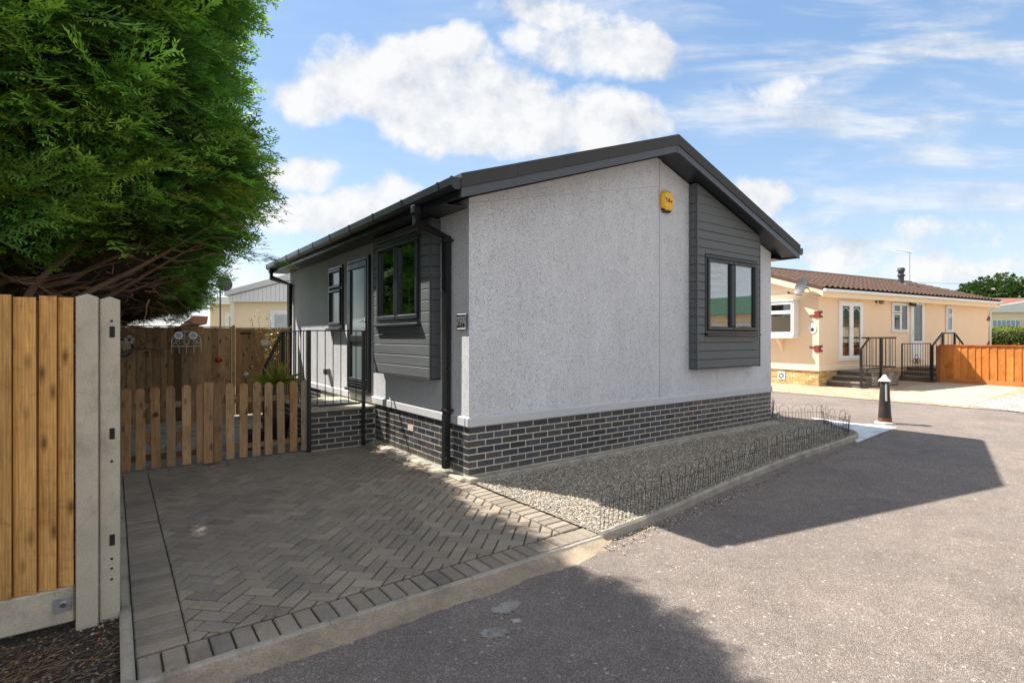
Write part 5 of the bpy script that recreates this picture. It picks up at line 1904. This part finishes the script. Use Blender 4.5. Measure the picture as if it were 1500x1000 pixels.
mb = MB(KGP); mb.prism([(a - .04, z - .09), (a + .04, z - .09), (a + .045, z + .0), (a, z + .03), (a - .045, z + .0)], .0205, .026); mb.build('mark', M['navy'], pq)

# steps and railings of the cream home
STONE = [(.3, .25, .19), (.24, .2, .16), (.36, .3, .22), (.2, .175, .15)]


def step_block(label, L0, L1, out, n, run, top):
    r = thing('stone_steps', label, 'steps', KF, (L0, -out / 2, Z0), 'stone steps of the cream home')
    mb = MB()
    rise = (top - Z0) / n
    for k in range(n):
        x0 = L0 + run * k
        x1 = L0 + run * (k + 1) if k < n - 1 else L1
        z = Z0 + rise * (k + 1)
        mb.col = (.24, .2, .165)
        mb.box(x0 - .02, x1 - .0215, -out - .015, -.03, z - .055, z, .006)
        mb.col = (.13, .11, .09)
        mb.box(x0 + .006, x1 - .0, -out + .008, -.03, -.2, z - .056)
    b = mb.build('treads', M['grey_block'], r)
    mb = MB(lambda a, b, c: (a, -out - c, b))
    bricks(mb, None, L0 + run * (n - 1), L1, Z0 + .01, int((top - .07 - Z0) / .1), STONE, pitch=.1, length=.3, j=.012)
    mb.build('stonework', M['grey_block'], r)


step_block('stone steps below the white french doors of the cream home', .45, 2.72, 1.05, 3, .32, .42)
step_block('stone steps behind the low iron gate, up to the single white door', 5.0, 7.1, 1.05, 3, .32, .42)


def kbar(parent, nm, pts, r, n=5, sq=False):
    mb = MB(); mb.tube(pts, r, n, sq=sq); return mb.build(nm, M['black_metal'], parent)


ra = thing('metal_railing', 'black handrail with bars beside the french door steps', 'railing', KF, (1.5, -1.08, Z0))
yy = -1.09
pL0 = KF.hit(1, yy, *z6(541, 540)); pL1 = KF.hit(1, yy, *z6(585, 480)); pL2 = KF.hit(1, yy, *z6(720, 482))
zr = (pL1.z + pL2.z) / 2
kbar(ra, 'post', [(pL0.x, yy, Z0), (pL0.x, yy, pL0.z)], .03, sq=True)
kbar(ra, 'top_rail', [(pL0.x, yy, pL0.z), (pL1.x, yy, zr), (pL2.x, yy, zr), (pL2.x, -.05, zr)], .022, sq=True)
zl = KF.hit(1, yy, *z6(650, 636)).z
kbar(ra, 'bottom_rail', [(pL0.x, yy, Z0 + .3), (pL1.x, yy, zl), (pL2.x, yy, zl), (pL2.x, -.05, zl)], .013, sq=True)
for k in range(9):
    x = pL1.x + (pL2.x - pL1.x) * k / 8
    kbar(ra, 'bar', [(x, yy, zl), (x, yy, zr)], .009)
for k in range(2):
    f = (k + 1) / 3; x = pL0.x + (pL1.x - pL0.x) * f
    kbar(ra, 'bar', [(x, yy, Z0 + .3 + (zl - Z0 - .3) * f), (x, yy, pL0.z + (zr - pL0.z) * f)], .009)
for k in range(6):
    y = yy + (1.04) * (k + 1) / 7
    kbar(ra, 'bar', [(pL2.x, y, zl), (pL2.x, y, zr)], .009)
pm = KF.hit(1, yy, *z6(645, 640)); kbar(ra, 'post', [(pm.x, yy, Z0), (pm.x, yy, zr)], .03, sq=True)

g0 = KF.hit(1, yy, *z6(755, 512)); g1 = KF.hit(1, yy, *z6(903, 512))
ig = thing('iron_gate', 'low black iron gate with scroll centre in front of the white door steps', 'gate', KF, ((g0.x + g1.x) / 2, yy, Z0))
zb2 = .1
zt2 = g0.z
for z in (zb2, zt2):
    kbar(ig, 'rail', [(g0.x, yy, z), (g1.x, yy, z)], .016, sq=True)
for x in (g0.x, g1.x):
    kbar(ig, 'stile', [(x, yy, zb2), (x, yy, zt2)], .018, sq=True)
for k in range(10):
    x = g0.x + (g1.x - g0.x) * (k + 1) / 11
    kbar(ig, 'bar', [(x, yy, zb2), (x, yy, zt2)], .008)
mb = MB()
cxg, czg = (g0.x + g1.x) / 2, (zb2 + zt2) / 2
for k in range(4):
    a = math.pi / 2 * k
    mb.tube([(cxg + .11 * math.cos(a) + .1 * math.cos(b), yy, czg + .11 * math.sin(a) + .1 * math.sin(b)) for b in [2 * math.pi * j / 12 for j in range(13)]], .01, 5)
mb.build('scroll', M['black_metal'], ig)
rb = thing('metal_railing', 'black peaked handrail above the orange fence by the narrow window', 'railing', KF, (6, -1.08, Z0))
yb = -1.09
q = [KF.hit(1, yb, *z6(*p)) for p in ((912, 525), (967, 456), (1030, 456), (1075, 515))]
q[0].x = max(q[0].x, g1.x + .06)
kbar(rb, 'post', [(q[0].x, yb, Z0), (q[0].x, yb, q[0].z)], .035, sq=True)
kbar(rb, 'top_rail', [tuple(v) for v in q], .024, sq=True)
for f in (0, 1):
    v = q[1 + f]; kbar(rb, 'post', [(v.x, yb, Z0), (v.x, yb, v.z)], .028, sq=True)
for k in range(7):
    x = q[0].x + (q[3].x - q[0].x) * (k + 1) / 8
    z = np.interp(x, [v.x for v in q], [v.z for v in q])
    kbar(rb, 'bar', [(x, yb, .45), (x, yb, float(z))], .009)

# orange stained fence
f0, f1 = Vector((15.16, 18.95)), Vector((17.1, 15.9))
FF = Frame((f0.x, f0.y, 0), math.atan2(f1.y - f0.y, f1.x - f0.x))
Lf = (f1 - f0).length
of = thing('orange_fence', 'bright orange stained boarded fence beside the cream home', 'fence', FF, (Lf / 2, 0, Z0))
Po = lambda a, b, c: (a, -c, b)
mb = MB(Po); boards(mb, Po, 0, Lf, .06, 1.2, .17, 0, (.58, .215, .05), .12, lap=.01); mb.build('boards', M['stain_wood'], of)
mb = MB(Po); mb.col = (.42, .1, .025); mb.box(-.03, Lf, 1.203, 1.245, -.05, .05, .006); mb.build('capping', M['stain_wood'], of)
mb = MB(Po); mb.col = (.5, .2, .07); mb.box(0, Lf, -.1, .057, -.02, .035, .006); mb.build('gravel_board', M['stain_wood'], of)
mb = MB(Po); mb.col = (.3, .12, .05); mb.box(-.1, -.005, -.1, 1.2, -.05, .05, .005); mb.build('post', M['stain_wood'], of)

# bollard
bp = WF.hit(2, -.095, 1296, 619)
bo = thing('bollard', 'black tapered bollard with white cap and reflector on the white painted corner', 'bollard', WF, (bp.x, bp.y, ZR))
B_ = (bp.x, bp.y, ZR)
mb = MB(); mb.lathe(B_, [(.107, .10), (.1, .2), (.072, .76), (.07, .775)], 10); mb.build('body', M['bollard'], bo, smooth=True)
mb = MB(); mb.lathe(B_, [(.112, .03), (.112, .0995)], 10); mb.build('rusty_foot', M['rust'], bo)
mb = MB(); mb.lathe(B_, [(.17, -.05), (.165, .02), (.13, .029)], 9); mb.build('footing', M['paint'], bo)
mb = MB(); mb.lathe(B_, [(.075, .776), (.1, .778), (.104, .788), (.085, .81), (.055, .845), (.042, .872), (.024, .893), (.01, .905)], 14); mb.build('cap', M['white_hood'], bo, smooth=True)
mb = MB()
dv = Vector((-bp.x, -bp.y)).normalized(); dv = (dv + Vector((.25, -.1))).normalized(); sv = Vector((-dv.y, dv.x))
for z0, z1 in ((.42, .74),):
    vs = []
    for z in (z0, z1):
        r = .1 + (.072 - .1) * (z - .2) / .56
        for o_ in (r - .004, r + .005):
            for w in (-.014, .014):
                vs.append((bp.x + dv.x * o_ + sv.x * w, bp.y + dv.y * o_ + sv.y * w, ZR + z))
    mb.add(vs, [(0, 1, 3, 2), (4, 6, 7, 5), (2, 3, 7, 6), (0, 4, 5, 1), (0, 2, 6, 4), (1, 5, 7, 3)])
mb.build('reflector', M['white_hood'], bo)

# ------------------------------------------------------------------ background right: hedge, far home, trees
hd = thing('hedge', 'clipped green hedge behind the cream home at the right edge', 'hedge', WF, (34, 33, -.1))
n = 26000
P = rng.uniform((27.5, 31.5, -.1), (42, 33.5, 2.05), (n, 3))
P[:, 2] += .12 * np.sin(P[:, 0] * 1.3)
a = rng.normal(0, 1, (n, 3)); a /= np.linalg.norm(a, axis=1, keepdims=True)
b = np.cross(a, rng.normal(0, 1, (n, 3))); b /= np.linalg.norm(b, axis=1, keepdims=True)
s = rng.uniform(.04, .1, (n, 1))
V = np.stack([P - a * s, P + b * s * .6, P + a * s, P - b * s * .6], 1).reshape(-1, 3)
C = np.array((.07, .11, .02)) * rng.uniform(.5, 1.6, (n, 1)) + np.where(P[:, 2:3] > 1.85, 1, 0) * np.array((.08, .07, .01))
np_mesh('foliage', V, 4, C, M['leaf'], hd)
mb = MB(); mb.box(27.9, 41.6, 31.9, 33.1, -.1, 1.8, .2); mb.build('woody_core', M['inner_dark'], hd)

fh = thing('far_home', 'white home with red tiled roof far behind the hedge', 'park home', WF, (42, 44, 0))
wz = lambda y: 1.5 + (494 - y) / 784 * 42
X_ = lambda x, Y=42: (x - 750) / 784 * Y
mb = MB(); mb.box(X_(1440), X_(1640), 42, 48, -.1, wz(457)); mb.build('wall', M['cream_trim'], fh)
mb = MB(lambda a, b, c: (a, 42.0 - c, b))
mb.prism([(X_(1425), wz(457.5)), (X_(1700), wz(457.5)), (X_(1560), wz(432)), (X_(1452), wz(449))], -.1, .2); mb.build('gable_board', M['white_clad'], fh)
mb = MB(); mb.add([(X_(1440), 42.2, wz(445)), (X_(1700), 42.2, wz(445)), (X_(1700), 46, wz(431)), (X_(1440), 46, wz(431)), (X_(1440), 50, wz(445)), (X_(1700), 50, wz(445))], [(0, 1, 2, 3), (3, 2, 5, 4), (0, 3, 4), (1, 5, 2), (0, 4, 5, 1)]); mb.build('roof', pbr('faded_red_tile', (.24, .1, .075), .85, .15, 3), fh)
for k in range(5):
    mb = MB(); x0 = X_(1452) + k * 2.4; mb.box(x0, x0 + 2.2, 41.93, 41.99, wz(479), wz(468), .02); w_ = mb.build('window', M['white'], fh)
    mb = MB()
    for j in range(6):
        mb.box(x0 + .08 + j * .36, x0 + .34 + j * .36, 41.9, 41.925, wz(478), wz(469), .01)
    mb.build('pane', M['china_blue'], w_)


def broad_tree(name, x, y, h, r, label, n, group):
    t = thing(name, label, 'tree', WF, (x, y, -.1), group)
    mb = MB(); limb(mb, (x, y, -.2), (x, y, h * .6), .35, .2, .3, 8)
    for k in range(6):
        a = random.uniform(0, 6.28); limb(mb, (x, y, h * random.uniform(.35, .5)), (x + r * .6 * math.cos(a), y + r * .6 * math.sin(a), h * random.uniform(.6, .85)), .15, .03, .4, 7)
    mb.build('trunk', M['bark'], t, smooth=True)
    V, C = leaf_cloud(n, (x, y, h * .66), (r, r, h * .4), .26, (.025, .055, .012), (.06, .105, .022), 15, ell=1.3)
    np_mesh('crown', V, 4, C, M['leaf'], t)


broad_tree('broadleaf_tree', X_(1462, 75), 75, 9.9, 5.6, 'round dark green tree beyond the right end of the cream home', 11000, 'far trees')
broad_tree('broadleaf_tree', X_(1528, 80), 80, 8.6, 4.6, 'second green tree at the right edge, behind the red roof', 8000, 'far trees')
broad_tree('broadleaf_tree', 38, 62, 6, 4, 'low green tree hidden behind the cream home', 5000, 'far trees')

bu = thing('garden_bush', 'dark green bush behind the brown fence, low under the conifer', 'bush', HF, (-4.6, 8.6, -.1))
V, C = leaf_cloud(7000, (-4.6, 8.6, 1.1), (2.6, 1.0, 1.5), .07, (.02, .045, .012), (.05, .095, .022), 14, ell=1.2)
np_mesh('foliage', V, 4, C, M['leaf'], bu)
mb = MB()
for k in range(6):
    limb(mb, (-4.6, 8.6, -.15), (-4.6 + random.uniform(-1.4, 1.4), 8.6 + random.uniform(-.4, .4), random.uniform(1.2, 2.0)), .04, .01, .15, 7)
mb.build('stems', M['bark'], bu)

# overhead wire
mb = MB(); mb.tube([(34 + 3 * k, 60, 8.3 - .55 * math.sin(math.pi * k / 12) - .05 * k) for k in range(13)], .012, 4)
ow = mb.build('overhead_wire', M['black_metal'], None, WF, (50, 60, 8)); tag(ow, 'thin overhead wire crossing the sky above the cream roof', 'cable')

# house across the road, outside the frame: it shows in the gable window
oh = thing('green_roof_home', 'cream home with green roof reflected in the gable window', 'park home', HF, (27, -13, Z0))
mb = MB(); mb.box(23.5, 37, -26, -8.4, -.2, 2.7); mb.build('wall', M['cream'], oh)
mb = MB(); mb.add([(23.1, -26.4, 2.7), (37.4, -26.4, 2.7), (37.4, -8.0, 2.7), (23.1, -8.0, 2.7), (30.2, -24, 4.2), (30.2, -10.5, 4.2)], [(0, 1, 4), (1, 2, 5, 4), (2, 3, 5), (3, 0, 4, 5), (3, 2, 1, 0)]); mb.build('roof', M['green_roof'], oh)
for k in range(6):
    y = -9.4 - k * 2.5
    window(oh, lambda a, b, c: (23.5 - c, a, b), y - 1.7, y, 1.0, 2.25, 0.002, [(0, .5, .68, 1), (0, .5, 0, .66), (.5, 1, 0, 1)], M['white'], M['glass'], .07, .07, .06, back=.004)

# ------------------------------------------------------------------ background left: cream house behind the brown fence
YB_ = 19.0
LX = lambda px, Y=YB_: (px - 750) / 784 * Y
LZ = lambda py, Y=YB_: 1.5 + (494 - py) / 784 * Y
bh = thing('white_gabled_home', 'pale cream home with white clad gable behind the brown fence', 'park home', WF, (LX(380), YB_, 0))
mb = MB(); mb.box(LX(341.5), LX(520), YB_, YB_ + 7, -.1, LZ(443)); mb.build('wall', M['cream_trim'], bh)
mb = MB(lambda a, b, c: (a, YB_ - c, b))
x0 = LX(339)
gx = lambda f: x0 + (LX(560) - x0) * f
top0, slope_ = LZ(434.5), (LZ(413) - LZ(434.5)) / (LX(424) - x0)
k = 0
x = x0
while x < LX(540):
    mb.prism([(x + .004, LZ(442.6)), (x + .146, LZ(442.6)), (x + .146, top0 + slope_ * (x + .15 - x0)), (x + .004, top0 + slope_ * (x - x0))], -.3, .22, .008)
    x += .15
mb.build('gable_boards', M['white_clad'], bh)
mb = MB(lambda a, b, c: (a, YB_ - c, b)); xe = LX(540)
r0 = LZ(426.5)
mb.prism([(x0 - .1, top0 + .0), (xe, top0 + slope_ * (xe - x0)), (xe, r0 + slope_ * (xe - x0) + .1), (x0 - .1, r0)], -7.2, .3, .01); mb.build('roof', M['white_roof'], bh)
mb = MB(lambda a, b, c: (a, YB_ - c, b))
window(bh, lambda a, b, c: (a, YB_ - c, b), LX(396), LX(440), LZ(500), LZ(454), .002, [(0, 1, 0, 1)], M['white'], M['glass'], .12, .05, .08, back=.004)
cw = MB(lambda a, b, c: (a, YB_ - c, b))
x = LX(402)
while x < LX(438):
    cw.box(x, x + .1, LZ(497), LZ(457), .01, .03 + .008 * (int(x * 10) % 2), .006); x += .125
cw.build('curtain', M['curtain'], bh)
mb = MB(); mb.tube([(LX(340), YB_ - .08, LZ(443)), (LX(341), YB_ - .06, LZ(452)), (LX(342.5), YB_ - .06, 0)], .05, 8); mb.build('downpipe', M['white'], bh, smooth=True)
# the set-back wing with its own window
mb = MB(); mb.box(LX(280), LX(341), YB_ + 1.2, YB_ + 6, -.1, LZ(444), 0); mb.build('wing_wall', M['cream_trim'], bh)
mb = MB(); mb.box(LX(270), LX(338.5), YB_ + .9, YB_ + 6, LZ(443.6), LZ(431), .02); mb.build('wing_roof', M['white_clad'], bh)
window(bh, lambda a, b, c: (a, YB_ + 1.2 - c, b), LX(304), LX(329), LZ(500), LZ(455), .002, [(0, .5, 0, 1), (.5, 1, 0, 1)], M['white'], M['glass'], .12, .05, .08, back=.004)
# dish on a pole
d0 = (LX(329, 18), 18.0, LZ(417, 18))
sd2 = thing('satellite_dish', 'grey satellite dish on a pole beside the white gabled home', 'satellite dish', WF, (d0[0], 18, -.1))
mb = MB(); dish_mesh(mb, d0, (.35, -1, .3), .24, .06); mb.build('reflector', M['dish'], sd2, smooth=True)
mb = MB(); mb.tube([(d0[0] - .2, 18.1, -.1), (d0[0] - .2, 18.1, d0[2] + .02), (d0[0], 18.03, d0[2])], .025, 6); mb.build('pole', M['dish'], sd2)
mb = MB(); mb.tube([(d0[0], 18.0, d0[2] - .22), (d0[0] + .35, 17.5, d0[2] + .03)], .012, 5); mb.build('receiver_arm', M['dish'], sd2)
shd = thing('shed', 'low shed with rusty brown roof behind the brown fence', 'shed', WF, (LX(287, 15), 15, -.1))
mb = MB(); mb.box(LX(252, 15), LX(299, 15.7), 15.1, 15.65, -.1, LZ(478, 15)); mb.build('wall', M['bark'], shd)
mb = MB(lambda a, b, c: (a, 15 - c, b)); mb.prism([(LX(240, 15), LZ(484, 15)), (LX(303, 15.7), LZ(473.5, 15)), (LX(305, 15.7), LZ(462, 15)), (LX(262, 15), LZ(478, 15))], -.7, .0, .01); mb.build('roof', M['rust_roof'], shd)

# ------------------------------------------------------------------ camera, light, sky
cam = bpy.data.cameras.new('camera')
cam.sensor_width = 36
cam.lens = FPX / 1500 * 36
cam.shift_y = -(500 - HY) / 1500
cam.clip_start, cam.clip_end = .05, 2000
co = bpy.data.objects.new('camera', cam)
col.objects.link(co)
co.location = CAM
co.rotation_euler = (R(90), 0, 0)
sc.camera = co

SUN = Vector((.879, -.478, -1.29)).normalized()
su = bpy.data.lights.new('sun', 'SUN')
su.energy = 4.6
su.angle = R(.6)
su.color = (1.0, .93, .83)
so_ = bpy.data.objects.new('sun', su)
col.objects.link(so_)
so_.rotation_euler = SUN.to_track_quat('-Z', 'Y').to_euler()
so_.location = (-8, 5, 12)

w = bpy.data.worlds.new('World')
sc.world = w
w.use_nodes = True
nt = w.node_tree
bg = nt.nodes['Background']
sky = N(nt, 'TexSky')
sky.sky_type = 'NISHITA'
sky.sun_disc = False
sky.sun_elevation = math.asin(-SUN.z)
sky.sun_rotation = math.atan2(-SUN.x, -SUN.y)
sky.altitude = 50
sky.air_density, sky.dust_density, sky.ozone_density = 1.1, .6, 1.6
tc = N(nt, 'TexCoord').outputs['Generated']
sp = N(nt, 'SeparateXYZ', {0: tc})
yv = mth(nt, 'MAXIMUM', sp.outputs[1], .08)
A_ = mth(nt, 'DIVIDE', sp.outputs[0], yv)
B2 = mth(nt, 'DIVIDE', sp.outputs[2], yv)
front = N(nt, 'MapRange', {0: sp.outputs[1], 1: .05, 2: .25}).outputs[0]
# warped coordinates so cloud edges billow
vec = N(nt, 'CombineXYZ', {0: A_, 1: B2, 2: 0.0}).outputs[0]
wn = N(nt, 'TexNoise', {'Vector': vec, 'Scale': 4.2, 'Detail': 3, 'Roughness': .5})
wv = N(nt, 'VectorMath', {0: wn.outputs[1], 1: (.5, .5, .5)}, operation='SUBTRACT').outputs[0]
wv = N(nt, 'VectorMath', {0: wv, 'Scale': .16}, operation='SCALE').outputs[0]
vw = N(nt, 'VectorMath', {0: vec, 1: wv}, operation='ADD').outputs[0]
sw = N(nt, 'SeparateXYZ', {0: vw})
wa, wb = sw.outputs[0], sw.outputs[1]
CL = [  # px, py, rx, ry, strength
    (560, 118, 170, 82, 1.0), (690, 165, 190, 78, 1.0), (835, 178, 165, 62, .95), (470, 140, 95, 60, .9), (620, 85, 120, 50, .9),
    (850, 62, 140, 58, .8), (945, 70, 105, 48, .8), (790, 20, 110, 40, .75),
    (430, 262, 70, 24, .75), (480, 312, 150, 32, .8), (570, 290, 70, 30, .7),
    (1108, 284, 62, 38, .95), (1225, 362, 100, 26, .75), (1400, 388, 150, 22, .6),
    (1140, 128, 110, 34, .35), (1330, 345, 200, 24, .4), (300, 420, 260, 50, .3)]
tot = None
for (px, py, rx, ry, stg) in CL:
    a0, b0_ = (px - CX) / FPX, (HY - py) / FPX
    dx = mth(nt, 'DIVIDE', mth(nt, 'SUBTRACT', wa, a0), rx / FPX)
    dy = mth(nt, 'DIVIDE', mth(nt, 'SUBTRACT', wb, b0_), ry / FPX)
    r2_ = mth(nt, 'ADD', mth(nt, 'MULTIPLY', dx, dx), mth(nt, 'MULTIPLY', dy, dy))
    f = mth(nt, 'MULTIPLY', mth(nt, 'SUBTRACT', 1.0, r2_), stg)
    tot = f if tot is None else mth(nt, 'MAXIMUM', tot, f)
tot = mth(nt, 'MAXIMUM', tot, -.6)
fb = N(nt, 'TexNoise', {'Vector': vec, 'Scale': 7.0, 'Detail': 11, 'Roughness': .64}).outputs[0]
dens = mth(nt, 'ADD', tot, mth(nt, 'MULTIPLY', mth(nt, 'SUBTRACT', fb, .5), 2.2))
mask = N(nt, 'MapRange', {0: dens, 1: .0, 2: .7}, interpolation_type='SMOOTHSTEP').outputs[0]
# thin high streaks
stv = N(nt, 'Mapping', {'Vector': vec, 'Rotation': (0, 0, R(-24)), 'Scale': (1.1, 6.0, 1)}).outputs[0]
ci = N(nt, 'TexNoise', {'Vector': stv, 'Scale': 2.2, 'Detail': 8, 'Roughness': .6, 'Distortion': .35}).outputs[0]
cir = N(nt, 'MapRange', {0: ci, 1: .41, 2: .74}, interpolation_type='SMOOTHSTEP').outputs[0]
rgt = N(nt, 'MapRange', {0: A_, 1: -.25, 2: .5}).outputs[0]
cir = mth(nt, 'MULTIPLY', cir, mth(nt, 'MULTIPLY_ADD', rgt, .85, .12))
hz = N(nt, 'MapRange', {0: B2, 1: .32, 2: .0}).outputs[0]
mask = mth(nt, 'MAXIMUM', mask, cir)
mask = mth(nt, 'MAXIMUM', mask, mth(nt, 'MULTIPLY', hz, .35))
# elsewhere, out of view: cloud cover added to whiten and lift the ambient light
oc = N(nt, 'TexNoise', {'Vector': tc, 'Scale': 2.6, 'Detail': 8, 'Roughness': .6}).outputs[0]
om = N(nt, 'MapRange', {0: oc, 1: .36, 2: .5}, interpolation_type='SMOOTHSTEP').outputs[0]
mask = mth(nt, 'ADD', mth(nt, 'MULTIPLY', mask, front), mth(nt, 'MULTIPLY', om, mth(nt, 'SUBTRACT', 1.0, front)), clampit=True)
ov = N(nt, 'VectorMath', {0: vec, 1: (-.035, .045, 0)}, operation='ADD').outputs[0]
fb2 = N(nt, 'TexNoise', {'Vector': ov, 'Scale': 7.0, 'Detail': 7, 'Roughness': .6}).outputs[0]
lit = mth(nt, 'MULTIPLY_ADD', mth(nt, 'SUBTRACT', fb, fb2), 2.6, .62, clampit=True)
ccol = ramp(nt, lit, [(.05, (1.75, 1.88, 2.08)), (.45, (2.3, 2.36, 2.46)), (.8, (2.72, 2.72, 2.72))])
grad = ramp(nt, sp.outputs[2], [(0., (1.75, 2.05, 2.4)), (.18, (1.12, 1.56, 2.14)), (.42, (.66, 1.12, 1.85)), (1., (.36, .8, 1.7))])
base_sky = mixc(nt, .78, sky.outputs[0], grad)
skyc = mixc(nt, mth(nt, 'MULTIPLY', mask, .97), base_sky, ccol)
setin(nt, bg, 'Color', skyc)
bg.inputs['Strength'].default_value = .15

sc.view_settings.view_transform = 'Standard'
sc.view_settings.look = 'None'
sc.view_settings.exposure = 1.27
sc.view_settings.gamma = 1
sc.render.film_transparent = False
sc.cycles.max_bounces = 8
sc.cycles.transparent_max_bounces = 12
